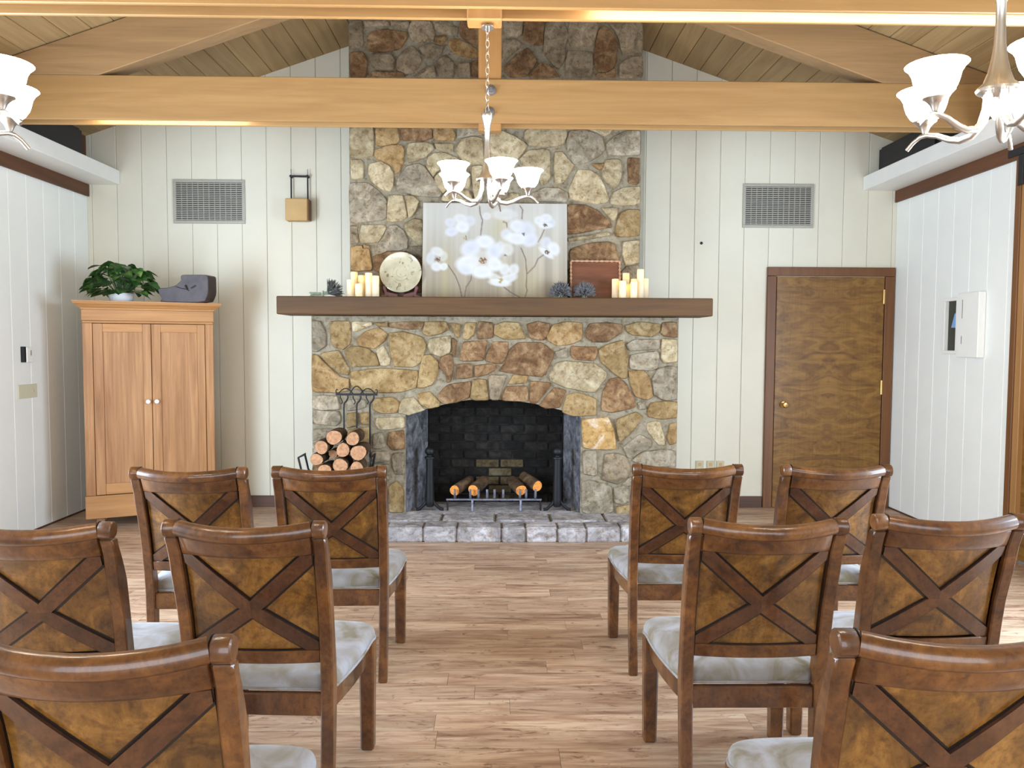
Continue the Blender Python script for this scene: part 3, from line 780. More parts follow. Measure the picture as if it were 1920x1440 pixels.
def chair_parts():
    parts = []
    # rear legs that run on as back stiles, scrolled at the top
    for s in (-1, 1):
        zs = [0, .12, .25, .36, .43, .50, .58, .66, .72, .77, .81, .85, .88, .905]
        tk = [.034, .038, .044, .050, .052, .048, .044, .042, .046, .050, .044, .036, .032, .036]
        prof = [(stile_y(z)-k/2, z) for z, k in zip(zs, tk)]+[(stile_y(z)+k/2, z) for z, k in list(zip(zs, tk))[::-1]]
        m = MB()
        def xo(z): return .222+.0105*min(1, z/.9)
        v = []; n = len(zs)
        for (yy, z) in prof:
            v.append((s*(xo(z)-.038), yy, z)); v.append((s*xo(z), yy, z))
        f = []
        N = len(prof)
        for i in range(N):
            j = (i+1) % N; f.append((2*i, 2*j, 2*j+1, 2*i+1))
        for i in range(n-1):
            a, b = i, i+1; c, d = N-1-i, N-2-i
            f.append((2*a, 2*b, 2*d, 2*c)); f.append((2*a+1, 2*c+1, 2*d+1, 2*b+1))
        m.add(v, f)
        parts.append(('leg', m, ['ch_frame'], dict(fix=True, bevel=.004, smooth=40)))
        cap = MB()
        # scroll end with a turned ring
        for x0, x1, rr, mi in ((.1915, .1955, .0262, 1), (.1957, .233, .0255, 0)):
            cap.tube([(s*x0, -.098, .931), (s*(x0+.003), -.098, .931), (s*(x1-.003), -.098, .931), (s*x1, -.098, .931)], [rr*.9, rr, rr, rr*.86], 16, m=mi)
        parts.append(('scroll_cap', cap, ['ch_frame', 'glaze'], dict(smooth=40)))
    xs = [-.19+.38*i/12 for i in range(13)]
    # rolled crest
    m = MB().tube([(x, -.098+bow(x, .93), .931-.012*(1-(x/.19)**2)) for x in xs], .0235, 16)
    parts.append(('crest_rail', m, ['ch_frame'], dict(smooth=50)))
    def rail(z0, z1, th, mat, name, dip=0, zn=3, off=0):
        m = MB(); front = []; rear = []
        for i in range(zn+1):
            z = z0+(z1-z0)*i/zn
            rear.append([(x, back_y(x, z)-th/2+off, z-dip*(1-(x/.19)**2)) for x in xs])
            front.append([(x, back_y(x, z)+th/2+off, z-dip*(1-(x/.19)**2)) for x in xs])
        m.grid(rear); m.grid(front, flip=True)
        for a, b, fl in ((rear[0], front[0], True), (rear[-1], front[-1], False)): m.grid([a, b], flip=fl)
        for k, fl in ((0, True), (-1, False)):
            m.grid([[q[k] for q in rear], [q[k] for q in front]], flip=fl)
        parts.append((name, m, [mat], dict(fix=True, smooth=40, bevel=.003 if name != 'back_panel' else 0)))
    rail(.853, .918, .026, 'ch_frame', 'top_rail', .004, 4)
    rail(.504, .545, .028, 'ch_frame', 'lower_rail', .0, 2)
    rail(.543, .856, .010, 'ch_panel', 'back_panel', 0, 8, .004)
    # dark glazed bead around the sunk panel and along the cross
    g = MB()
    def strip(pts, wdt, lift, m, mi):
        a = []; b = []
        for i, (x, z) in enumerate(pts):
            p = Vector(pts[min(i+1, len(pts)-1)])-Vector(pts[max(i-1, 0)]); p.normalize(); nx, nz = -p.y*wdt/2, p.x*wdt/2
            y = back_y(x, z)-.001-lift
            a.append((x+nx, y, z+nz)); b.append((x-nx, y, z-nz))
        m.grid([a, b], mi); m.grid([a, b], mi, flip=True)
    strip([(x, .8535) for x in xs], .006, .0005, g, 0); strip([(x, .547) for x in xs], .005, .0005, g, 0)
    for s in (-1, 1): strip([(s*.1885, .547+.305*i/8) for i in range(9)], .006, .0005, g, 0)
    parts.append(('panel_bead', g, ['glaze'], {}))
    # four mitred arms of the X
    W = .042
    for sx in (-1, 1):
        for top in (True, False):
            bz = (PB1-ZC) if top else (ZC-PB0)
            a = PA-.004; d = Vector((a, bz)).normalized(); nn = Vector((-d.y, d.x))
            def arm(wd, lift, base, m, mi):
                up = nn*wd/2
                U0 = Vector((0, up.y-up.x*d.y/d.x)); U1 = Vector((up.x+(bz-up.y)/d.y*d.x, bz))
                L0 = Vector((-up.x+up.y/d.y*d.x, 0)); L1 = Vector((a, -up.y+(a+up.x)/d.x*d.y))
                K = 7; ru = []; rl = []; rc = []
                for i in range(K):
                    t = i/(K-1)
                    ru.append(U0.lerp(U1, t)); rl.append(L0.lerp(L1, t)); rc.append(Vector((0, 0)).lerp(Vector((a, bz)), t))
                rows = []
                sgn = 1 if top else -1
                def P(q, l):
                    x = sx*q.x; z = ZC+sgn*q.y; return (x, back_y(x, z)-l, z)
                fl = (sx > 0) != top
                A = [[P(q, lift) for q in rr] for rr in (ru, rc, rl)]
                B = [[P(q, base) for q in rr] for rr in (ru, rc, rl)]
                m.grid(A, mi, flip=fl)
                m.grid([B[0], A[0]], mi, flip=fl); m.grid([A[2], B[2]], mi, flip=fl)
                m.grid([[A[0][0], A[1][0], A[2][0]], [B[0][0], B[1][0], B[2][0]]], mi)
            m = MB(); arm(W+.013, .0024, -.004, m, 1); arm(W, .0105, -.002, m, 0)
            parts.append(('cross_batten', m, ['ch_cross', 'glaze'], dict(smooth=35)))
    # seat frame
    parts.append(('rear_apron', MB().box(-.190, .190, .002, .026, .333, .401), ['ch_frame'], dict(bevel=.003)))
    def side(s, off=0):
        P = [(.205, .03), (.222, .12), (.236, .22), (.243, .32), (.243, .412)]
        return [(s*(x+off), y) for x, y in P]
    for s in (-1, 1):
        o = side(s); i_ = side(s, -.02); m = MB()
        for k in range(len(o)-1):
            q = [o[k], o[k+1], i_[k+1], i_[k]]
            m.prism(q, .333, .401, 'Z')
        parts.append(('side_apron', m, ['ch_frame'], dict(fix=True, smooth=40)))
        m = MB(); a = .0275
        t = [(s*.2335-a, .44-a), (s*.2335+a, .44-a), (s*.2335+a, .44+a), (s*.2335-a, .44+a)]
        k = .85
        v = [(s*.2335+(x-s*.2335)*k, .44+(y-.44)*k, 0) for x, y in t]+[(x, y, .401) for x, y in t]
        m.add(v, [(3, 2, 1, 0), (4, 5, 6, 7), (0, 1, 5, 4), (1, 2, 6, 5), (2, 3, 7, 6), (3, 0, 4, 7)])
        parts.append(('leg', m, ['ch_frame'], dict(bevel=.006)))
    fx = [-.2055+.411*i/6 for i in range(7)]
    m = MB().prism([(x, .440+.02*(1-(x/.2055)**2)) for x in fx]+[(x, .462+.02*(1-(x/.2055)**2)) for x in fx[::-1]], .333, .401, 'Z')
    parts.append(('front_apron', m, ['ch_frame'], dict(smooth=40)))
    # cushion with piping
    R = side(1, .012); F = [(.257-.02*(i/3)**2, .44+.032*i/3) for i in range(1, 4)]
    out = [(.178, .022), (.188, .030)]+R+[(.262, .43), (.252, .462), (.225, .482), (.12, .494)]
    full = [(x, y) for x, y in out]+[(-x, y) for x, y in out[::-1]]
    full = chaikin(full, .25)
    m = MB(); rings = []
    cy = .26
    for sc, z in ((.985, .4015), (1.0, .411), (1.005, .427), (.985, .443), (.93, .454), (.78, .461), (.45, .465)):
        rings.append([(x*sc, cy+(y-cy)*sc, z) for x, y in full])
    n = len(full); v = [p for q in rings for p in q]; f = []
    for i in range(len(rings)-1):
        for k in range(n): f.append((i*n+k, i*n+(k+1) % n, (i+1)*n+(k+1) % n, (i+1)*n+k))
    v.append((0, cy, .466)); c = len(v)-1; k0 = (len(rings)-1)*n
    for k in range(n): f.append((k0+k, k0+(k+1) % n, c))
    f.append(tuple(range(n-1, -1, -1)))
    m.add(v, f)
    parts.append(('seat_cushion', m, ['seat'], dict(fix=True, smooth=60)))
    m = MB().tube([(x*1.004, cy+(y-cy)*1.004, .408) for x, y in full], .0045, 6, closed=True)
    parts.append(('seat_piping', m, ['seat'], dict(smooth=60)))
    return parts
CH = [(-1.262, -3.587, .6, 'dark brown cross-back dining chair farthest left in the front row, before the tall pine cabinet'),
      (-.703, -3.551, 1.5, 'dark brown cross-back dining chair in the front row before the firewood rack'),
      (.797, -3.483, -.7, 'cross-back dining chair in the front row at the right end of the stone hearth'),
      (1.427, -3.491, 0, 'cross-back dining chair in the front row before the brown wooden door'),
      (-1.324, -4.541, .6, 'cross-back dining chair cut by the left border in the middle row'),
      (-.724, -4.517, -2.5, 'golden brown cross-back dining chair with pale blue-grey seat left of the aisle, middle row'),
      (.790, -4.480, -.1, 'cross-back dining chair with a grey-brown seat right of the aisle, middle row'),
      (1.357, -4.4255, 1.1, 'golden brown cross-back dining chair by the right border in the middle row'),
      (-.697, -5.39, 1.9, 'cross-back dining chair in the bottom left corner, nearest on the left'),
      (.836, -5.361, -.6, 'cross-back dining chair in the bottom right corner, nearest on the right')]
GR = 'cross-back dining chairs in rows before the fireplace'
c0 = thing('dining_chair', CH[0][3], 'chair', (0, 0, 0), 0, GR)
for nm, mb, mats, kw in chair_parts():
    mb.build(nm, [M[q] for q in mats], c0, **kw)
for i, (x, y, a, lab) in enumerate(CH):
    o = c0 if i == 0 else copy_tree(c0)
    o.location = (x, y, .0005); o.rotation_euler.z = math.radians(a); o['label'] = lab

# ------------------------------------------------------------------ armoire (turned into the corner)
ar = thing('armoire', 'tall pine armoire with two panelled doors and a moulded cornice', 'cabinet', (-3.19, -.872, 0), math.radians(24))
def lb(name, mat, dims, parent=ar, **kw):
    m = MB().box(*dims); kw.setdefault('bevel', .003)
    return m.build(name, mat, parent, world=False, **kw)
W_, D_ = .935, .40
lb('side_panel', M['pine'], (0, .022, .024, D_, .09, 1.60))
lb('side_panel', M['pine'], (W_-.022, W_, .024, D_, .09, 1.60))
lb('back_panel', M['pine'], (.022, W_-.022, D_-.015, D_, .09, 1.60))
lb('top_board', M['pine_h'], (.0, W_, .0, D_, 1.601, 1.62))
lb('stile', M['pine'], (0, .068, 0, .023, .263, 1.60))
lb('stile', M['pine'], (W_-.062, W_, 0, .023, .263, 1.60))
lb('base_board', M['pine_h'], (-.006, W_+.006, -.012, .023, .085, .262))
lb('bottom_board', M['pine_h'], (.022, W_-.022, .024, D_-.016, .20, .22))
for x in (.06, W_-.12):
    for y in (.08, D_-.07): lb('foot', M['pine'], (x, x+.06, y, y+.06, 0.0005, .089))
lb('frieze', M['pine_h'], (-.004, W_+.004, -.004, D_, 1.621, 1.705), bevel=.002)
# cornice: mitred moulding
prof = [(0, 1.706), (.008, 1.706), (.010, 1.716), (.022, 1.722), (.040, 1.738), (.056, 1.748), (.058, 1.756), (.062, 1.758), (.062, 1.770), (0, 1.770)]
rows = []
for o_, z in prof: rows.append([(-o_, D_, z), (-o_, -o_-.004, z), (W_+o_, -o_-.004, z), (W_+o_, D_, z)])
m = MB().grid(rows)
m.add([(0, D_, 1.77), (0, -.004, 1.77), (W_, -.004, 1.77), (W_, D_, 1.77)], [(0, 1, 2, 3)])
m.build('cornice', M['pine_h'], ar, world=False, fix=True)
def panel_door(x0, x1, px0, px1, kx):
    d = MB()
    z0, z1, p0, p1 = .268, 1.597, .353, 1.533
    d.box(x0, px0, -.006, .016, z0, z1).box(px1, x1, -.006, .016, z0, z1)
    o = d.build('door', M['pine'], ar, world=False, bevel=.002)
    for a, b in ((z0, p0), (p1, z1)):
        MB().box(px0+.0005, px1-.0005, -.006, .016, a, b).build('rail', M['pine_h'], o, world=False, bevel=.002)
    MB().box(px0+.0005, px1-.0005, .004, .012, p0, p1).build('panel', M['pine'], o, world=False)
    k = MB().lathe([(.006, 0), (.006, .012), (.014, .016), (.018, .024), (.016, .032), (.008, .036), (0, .037)], 16)
    k.xf(Matrix.Translation((kx, -.0065, .987)) @ Matrix.Rotation(PI/2, 4, 'X'))
    tag(k.build('knob', M['pot'], o, world=False, smooth=40), 'white porcelain knob')
panel_door(.071, .474, .138, .415, .446)
panel_door(.478, .870, .543, .813, .508)

# potted plant on the armoire
pp = thing('potted_plant', 'trailing green pothos in a white fluted pot on the pine armoire', 'plant', (-3.01, -.62, 1.7705))
pr = [(.060, 0), (.078, .004), (.088, .03), (.094, .06), (.098, .07), (.092, .07), (.086, .06), (.0, .055)]
m = MB(); n = 28; v = []; f = []
for r_, z in pr:
    for k in range(n):
        g = 2*PI*k/n; q = r_*(1+.035*math.cos(14*g) if r_ > .05 else 1); v.append((q*math.cos(g), q*math.sin(g)*.9, z))
for i in range(len(pr)-1):
    for k in range(n): f.append((i*n+k, i*n+(k+1) % n, (i+1)*n+(k+1) % n, (i+1)*n+k))
f.append(tuple(range(n-1, -1, -1)))
m.add(v, f).build('pot', M['pot'], pp, world=False, smooth=50)
def leaf_mesh(k):
    L = .100+.014*k; wd = .086+.010*k
    sh = [(0, 0), (.16, -.34), (.34, -.5), (.56, -.44), (.78, -.24), (1, 0)]
    m = MB(); up = []; mid = []; lo = []
    for t, s in sh:
        z = -.022*t*t
        up.append((t*L-.010*(abs(s) > .3), s*wd, z+.012*abs(s)*2)); mid.append((t*L, 0, z)); lo.append((t*L-.010*(abs(s) > .3), -s*wd, z+.012*abs(s)*2))
    m.grid([up, mid, lo]); return m.mesh('leaf', M['leaf'], smooth=60)
LM = [leaf_mesh(k) for k in range(3)]
r = random.Random(21); stems = MB()
for i in range(104):
    th = 2*PI*i/84*5.3+r.random()*.6; q = r.random()
    rad = .04+.175*q**.75; z = .115+.17*(1-q**1.3)+r.uniform(-.02, .05)
    if i % 9 == 0: z += .04
    if i >= 84: rad = r.uniform(.10, .16); z = r.uniform(.075, .10)
    x = rad*math.cos(th)*1.12; y = rad*math.sin(th)*.75
    if y > .2: y *= .6
    o = bpy.data.objects.new('leaf', LM[i % 3]); C.objects.link(o); o.parent = pp
    o.location = (x, y, z)
    o.rotation_euler = (r.uniform(-.5, .5), r.uniform(.05, .85 if z > .14 else .35), th+r.uniform(-.5, .5))
    s = r.uniform(.75, 1.05); o.scale = (s, s, s)
    stems.tube([(x*.15, y*.15, .06), (x*.5, y*.5, z*.75+.03), (x, y, z)], .0022, 4)
tag(stems.build('stems', M['vine'], pp, world=False), kind='stuff')

# carved wood block on the armoire
sp = thing('wooden_sculpture', 'dark grey boot-shaped block of carved wood with a crack on the armoire', 'sculpture', (-2.50, -.60, 1.7705))
S = [(-2.690, 1.772), (-2.672, 1.800), (-2.693, 1.832), (-2.704, 1.866), (-2.692, 1.881), (-2.617, 1.886), (-2.562, 1.904), (-2.521, 1.942), (-2.523, 1.976), (-2.513, 1.987), (-2.329, 1.989), (-2.309, 1.980), (-2.309, 1.841), (-2.340, 1.772)]
S = chaikin(S, .15)
v = [(x, -.66, z) for x, z in S]+[(x+.016, -.52, z) for x, z in S]; n = len(S)
m = MB().add(v, [tuple(range(n))[::-1]], 0).add(v, [tuple(range(2*n-1, n-1, -1))[::-1]]+[(i, (i+1) % n, (i+1) % n+n, i+n) for i in range(n)], 1)
m.v = [(x, y, max(z, 1.7708)) for x, y, z in m.v]
m.build('block', [M['sculpt'], M['sculpt_edge']], sp, fix=True, bevel=.004, smooth=30)
for path, rr in (([(-2.56, -.6655, 1.893), (-2.52, -.6655, 1.880), (-2.48, -.6655, 1.874), (-2.458, -.6655, 1.862)], .003), ([(-2.485, -.6655, 1.905), (-2.470, -.6655, 1.872)], .008), ([(-2.44, -.6655, 1.882), (-2.405, -.6655, 1.902)], .005)):
    MB().tube(path, rr, 5).build('crack', M['black'], sp)

# ------------------------------------------------------------------ wall pieces
def vent(x0, x1, z0, z1, label):
    t = thing('wall_vent', label, 'vent', ((x0+x1)/2, 0, z0), 0, 'return air grilles high on the back wall')
    f_ = .026
    m = MB()
    for d in ((x0, x1, z0, z0+f_), (x0, x1, z1-f_, z1), (x0, x0+f_, z0+f_, z1-f_), (x1-f_, x1, z0+f_, z1-f_)):
        m.box(d[0], d[1], -.012, -.0005, d[2], d[3])
    m.build('frame', M['grey_metal'], t, bevel=.002)
    bx('duct_back', M['black'], (x0+f_, x1-f_, -.0025, -.0008, z0+f_, z1-f_), t)
    m = MB(); N = 20; h = (z1-z0-2*f_)/N
    for i in range(N):
        zc = z0+f_+h*(i+.5)
        m.box(x0+f_, x1-f_, -.010, -.004, zc-h*.28, zc+h*.20)
    tag(m.build('louvers', M['grey_metal'], t), kind='stuff')
    N = 12; h = (x1-x0-2*f_)/N
    for i in range(1, N):
        xc = x0+f_+h*i
        bx('mullion', M['grey_metal'], (xc-.002, xc+.002, -.0112, -.0032, z0+f_, z1-f_), t)
vent(-2.843, -2.222, 2.486, 2.865, 'grey metal return air grille on the back wall above the armoire')
vent(2.126, 2.753, 2.484, 2.867, 'grey metal return air grille on the back wall above the wooden door')

t = thing('wall_bracket', 'tan box hung on a black rod bracket on the back wall left of the chimney', 'bracket', (-1.735, -.03, 2.5))
bx('box', M['tanbox'], (-1.845, -1.655, -.12, -.02, 2.503, 2.69), t, bevel=.006)
bx('side_band', M['brown_trim'], (-1.6545, -1.643, -.115, -.025, 2.508, 2.685), t, bevel=.002)
for x in (-1.815, -1.672):
    MB().tube([(x, -.03, 2.6905), (x, -.03, 2.885)], .0065, 8).build('rod', M['black'], t)
    MB().tube([(x, -.03, 2.8855), (x, -.03, 2.955)], .003, 6).build('pin', M['iron_blue'], t)
    MB().tube([(x, -.045, 2.893), (x, -.001, 2.893)], .012, 8).build('clamp', M['black'], t)
MB().tube([(-1.803, -.038, 2.893), (-1.684, -.038, 2.891)], .0085, 8).build('cross_bar', M['black'], t)

for i, (a, b, lab) in enumerate([(1.752, 1.824, 'leftmost of three small wall sockets near the floor right of the fireplace'), (1.852, 1.918, 'middle one of three small wall sockets near the floor right of the fireplace'), (1.940, 2.010, 'rightmost of three small wall sockets near the floor, nearest the door')]):
    t = thing('wall_socket', lab, 'socket', ((a+b)/2, 0, .36), 0, 'sockets low on the back wall')
    bx('cover_plate', M['outlet'], (a, b, -.008, -.0005, .30, .418), t, bevel=.002)
    for z in (.335, .385): bx('receptacle', M['tanbox'], ((a+b)/2-.014, (a+b)/2+.014, -.0095, -.0082, z-.014, z+.014), t)
o = MB().lathe([(.013, 0), (.013, .004), (.009, .006), (0, .006)], 14).xf(Matrix.Translation((1.769, -.0005, 2.347)) @ Matrix.Rotation(PI/2, 4, 'X')).build('cable_grommet', M['black'], smooth=30)
tag(o, 'small round black grommet on the white back wall', 'grommet')

t = thing('light_switch', 'wide ivory switch plate on the left wall', 'switch', (XL, -.925, 1.03))
bx('cover_plate', M['ivory'], (XL+.0005, XL+.009, -1.045, -.812, 1.028, 1.132), t, bevel=.003)
bx('toggle', M['outlet'], (XL+.0092, XL+.016, -.872, -.862, 1.07, 1.092), t)
t = thing('thermostat', 'small white thermostat with a dark edge on the left wall', 'thermostat', (XL, -.94, 1.30))
bx('housing', M['ledge'], (XL+.0005, XL+.03, -.965, -.888, 1.298, 1.415), t, bevel=.005)
bx('dark_face', M['black'], (XL+.0005, XL+.026, -.995, -.9655, 1.300, 1.418), t, bevel=.002)
bx('lever', M['grey_metal'], (XL+.0302, XL+.036, -.925, -.915, 1.35, 1.39), t)

t = thing('wall_cabinet', 'white wall cabinet on the right wall with its dark compartment open', 'cabinet', (XR, -1.07, 1.37))
for d in ((-1.035, -.825, 1.80, 1.825), (-1.035, -.825, 1.395, 1.42), (-.85, -.825, 1.42, 1.80), (-1.035, -.995, 1.42, 1.80)):
    bx('frame', M['ledge'], (XR-.035, XR-.0005, *d), t, bevel=.002)
bx('compartment', M['dark'], (XR-.004, XR-.0006, -.995, -.85, 1.42, 1.80), t)
bx('door', M['ledge'], (XR-.055, XR-.001, -1.305, -1.045, 1.372, 1.85), t, bevel=.004)
bx('slot', M['dark'], (XR-.0565, XR-.0552, -1.112, -1.108, 1.66, 1.80), t)
bx('slot', M['dark'], (XR-.0565, XR-.0552, -1.112, -1.108, 1.47, 1.53), t)
o = MB().prism([(-.990, 1.595), (-.925, 1.595), (-.965, 1.70), (-.990, 1.715)], XR-.028, XR-.0045, 'X').build('blue_packet', M['blue'], bevel=.003)
tag(o, 'light blue packet inside the open compartment of the white wall cabinet', 'packet')

def speaker(x0, x1, y0, y1, z1, label):
    t = thing('speaker', label, 'speaker', ((x0+x1)/2, (y0+y1)/2, 2.9355), 0, 'black speakers on the ledges')
    MB().box(x0, x1, y0, y1, 2.9355, z1).build('cabinet', M['black'], t, bevel=.02, seg=2, smooth=40)
    bx('grille', M['dark'], (x0+.02, x1-.02, y0-.008, y0-.0005, 2.96, z1-.03), t, bevel=.003)
speaker(-3.55, -3.385, -1.25, -.42, 3.175, 'black speaker box on the white left ledge')
speaker(3.29, 3.47, -.95, -.05, 3.170, 'black speaker box on the white right ledge')

# ------------------------------------------------------------------ things on the mantel
ZM = 1.8095
# painting (raster of the flat print kept as vertex colours)
pg = thing('painting', 'canvas painting of white poppies leaning on the chimney above the mantel', 'painting', (-.045, -.70, ZM))
NX, NY = 190, 124
uu, vv = np.meshgrid(np.linspace(0, 1, NX), np.linspace(0, 1, NY))
rs = np.random.RandomState(4)
X = 72+uu*1740; Yp = 55+vv*1140
def smooth1(n, k):
    a = rs.rand(n+2*k); return np.convolve(a, np.ones(k)/k, 'same')[k:k+n]
st1 = smooth1(NX, 14)[None, :]; st2 = smooth1(NX, 4)[None, :]
base = np.zeros((NY, NX, 3))
topc = np.array([212, 208, 198.]); botc = np.array([168, 152, 128.])
tt = np.clip((vv-.15)/.85, 0, 1)[..., None]**1.1
base[:] = topc*(1-tt)+botc*tt
base *= (1+(st1-.5)*.5*(.4+.9*vv)+(st2-.5)*.16*(.3+vv))[..., None]
yel = np.exp(-((X-350)/70)**2)*np.clip((Yp-450)/300, 0, 1)*.35+np.exp(-((X-1000)/110)**2)*np.exp(-((Yp-330)/180)**2)*.4+np.exp(-((X-1330)/120)**2)*np.clip((Yp-600)/400, 0, 1)*.3
base = base*(1-yel[..., None])+np.array([196, 182, 128.])*yel[..., None]
def seg(pts, wd, col, al=.8):
    global base
    d = np.full(X.shape, 1e9)
    for (x0, y0), (x1, y1) in zip(pts[:-1], pts[1:]):
        dx, dy = x1-x0, y1-y0; t_ = np.clip(((X-x0)*dx+(Yp-y0)*dy)/(dx*dx+dy*dy), 0, 1)
        d = np.minimum(d, np.hypot(X-x0-t_*dx, Yp-y0-t_*dy))
    a = (np.clip(1.5-d/wd, 0, 1)*al)[..., None]; base = base*(1-a)+np.array(col)*a
SB = (112, 92, 84.)
for p in ([(755, 90), (760, 180), (790, 260), (768, 445)], [(1240, 80), (1275, 130), (1265, 240)], [(1535, 370), (1500, 450), (1460, 520)], [(380, 800), (470, 930), (520, 1050), (552, 1190)],
          [(662, 915), (655, 980), (600, 1060), (580, 1190)], [(1255, 590), (1310, 720), (1325, 900), (1318, 1050), (1330, 1100), (1300, 1190)], [(1530, 670), (1460, 720), (1420, 810), (1330, 900)],
          [(1050, 1060), (1130, 1120), (1260, 1190)], [(1080, 290), (1085, 340)], [(590, 450), (600, 500)]): seg(p, 5.5, SB, .85)
def petal(cx, cy, a, b, ang, col, al=.92, soft=.42):
    global base
    c_, s_ = math.cos(ang), math.sin(ang)
    q = np.hypot(((X-cx)*c_+(Yp-cy)*s_)/a, (-(X-cx)*s_+(Yp-cy)*c_)/b)
    al_ = np.clip((1.06-q)/soft, 0, 1)*al
    shade = 1-.07*np.clip(1-q, 0, 1)
    base = base*(1-al_[..., None])+(np.array(col)[None, None]*shade[..., None])*al_[..., None]
WH, LI, CR = (246, 246, 247.), (233, 235, 243.), (238, 235, 226.)
def flower(items):
    for it in items: petal(*it)
flower([(400, 290, 70, 60, .3, LI, .8), (520, 240, 90, 60, 0, WH, .7), (640, 270, 70, 70, .5, LI, .7), (420, 400, 90, 65, -.2, LI, .9), (550, 345, 95, 75, .2, WH, .95)])
flower([(250, 640, 90, 60, .3, WH, .7), (170, 720, 60, 90, .2, LI, .7), (240, 820, 75, 65, .1, WH, .8), (330, 820, 55, 50, -.6, WH, .85), (320, 700, 60, 70, .4, CR, .6)])
flower([(840, 210, 60, 50, 0, WH, .6), (1060, 190, 170, 80, 0, WH, .55)])
flower([(1210, 330, 110, 90, .3, WH, .9), (1330, 380, 110, 130, -.3, LI, .85), (1080, 430, 80, 75, .4, LI, .8), (1200, 480, 150, 80, .15, WH, .95), (1370, 500, 110, 85, -.4, LI, .9)])
flower([(1470, 260, 60, 60, .2, WH, .9), (1560, 230, 80, 60, 0, WH, .95), (1620, 290, 60, 60, .4, LI, .8), (1550, 320, 100, 42, 0, WH, .9)])
flower([(1560, 530, 75, 85, .2, LI, .8), (1650, 600, 80, 95, -.4, WH, .95), (1560, 650, 120, 40, .65, WH, .95)])
flower([(1000, 590, 60, 90, .1, LI, .75), (1090, 610, 90, 85, .2, CR, .75)])
flower([(1060, 850, 70, 80, .2, WH, .75), (1170, 850, 70, 80, .4, WH, .75), (950, 960, 120, 60, .5, CR, .8), (1100, 960, 130, 60, -.3, WH, .8), (1000, 1010, 150, 50, .1, WH, .9)])
flower([(820, 520, 130, 90, .1, WH, .95), (650, 600, 140, 110, -.4, LI, .95), (930, 640, 110, 120, .3, LI, .9), (620, 770, 170, 100, -.2, WH, .95), (940, 790, 110, 90, .4, WH, .95), (590, 850, 110, 75, .3, LI, .9), (790, 880, 150, 90, 0, WH, .95), (780, 740, 170, 140, 0, CR, .55)])
for (cx, cy, n_, sp_, col) in [(795, 745, 46, 46, (140, 96, 60.)), (258, 735, 26, 36, (120, 92, 80.)), (1550, 315, 16, 26, (90, 84, 76.)), (1572, 640, 24, 30, (110, 84, 66.)), (1285, 425, 10, 24, (110, 110, 120.)), (1015, 985, 26, 34, (190, 160, 100.)), (1070, 680, 7, 16, (130, 130, 130.)), (1060, 280, 7, 22, (170, 140, 110.)), (575, 485, 10, 26, (180, 170, 130.))]:
    for _ in range(n_):
        a_ = rs.rand()*2*PI; q_ = rs.rand()**.6*sp_; petal(cx+math.cos(a_)*q_, cy+math.sin(a_)*q_*.8, 9, 9, 0, np.array(col)*(.8+.4*rs.rand()), .8, .6)
base = np.clip(base, 0, 255)*.84
PWd, PHt = 1.143, .758
v = []; f = []; y_b, y_t = -.735, -.622
for j in range(NY):
    for i in range(NX):
        h = PHt*(1-j/(NY-1)); v.append((-.0435-PWd/2+PWd*i/(NX-1), y_b+(y_t-y_b)*h/PHt, ZM+h+.002))
for j in range(NY-1):
    for i in range(NX-1): f.append((j*NX+i, (j+1)*NX+i, (j+1)*NX+i+1, j*NX+i+1))
m = MB().add(v, f)
tp = NT('painted_canvas'); at = tp.new('ShaderNodeVertexColor'); at.layer_name = 'paint'; tp.done(at.outputs[0], .7, spec=.2)
o = m.build('painted_face', tp.mat, pg)
ca = o.data.color_attributes.new('paint', 'FLOAT_COLOR', 'POINT')
s_ = base/255; ln = np.where(s_ <= .04045, s_/12.92, ((s_+.055)/1.055)**2.4)
ca.data.foreach_set('color', np.concatenate([ln, np.ones((NY, NX, 1))], 2).ravel())
a = -.0435-PWd/2; b = -.0435+PWd/2
e = MB()
q = [(y_b+.0008, ZM+.002), (y_b+.036, ZM+.002-.005+.005), (y_t+.036, ZM+PHt+.002), (y_t+.0008, ZM+PHt+.002)]
e.prism(q, a, b, 'X').build('canvas_stretcher', M['canvas_edge'], pg)

# plate on an easel
pl = thing('display_plate', 'round cream crackled plate with dark specks leaning on the mantel left of the painting', 'plate', (-.781, -.68, ZM))
m = MB().lathe([(0, .012), (.035, .012), (.038, .016), (.062, .014), (.066, .018), (.10, .020), (.135, .026), (.160, .036), (.164, .034), (.164, .030), (.13, .018), (.06, .004), (0, .004)], 48)
m.xf(Matrix.Translation((-.781, -.700, 2.006)) @ Matrix.Rotation(math.radians(78), 4, 'X'))
m.build('plate', M['plate'], pl, smooth=40)
sd = thing('plate_stand', 'dark red wooden easel holding the cream plate on the mantel', 'stand', (-.781, -.69, ZM))
for s in (-1, 1):
    P = [(.02, .0), (.165, .0), (.165, .012), (.125, .03), (.13, .055), (.142, .075), (.132, .10), (.112, .088), (.105, .05), (.02, .03)]
    MB().prism([(-.781+s*x, ZM+z) for x, z in P], -.752, -.736).build('front_arm', M['stand'], sd, bevel=.004)
    MB().prism([(-.752, ZM), (-.615, ZM), (-.615, ZM+.18), (-.63, ZM+.18), (-.66, ZM+.02), (-.752, ZM+.02)], -.781+s*.10-.006, -.781+s*.10+.006, 'X').build('side_bracket', M['stand'], sd, bevel=.002)
bx('cross_bar', M['stand'], (-.80, -.762, -.652, -.640, ZM, ZM+.16), sd)

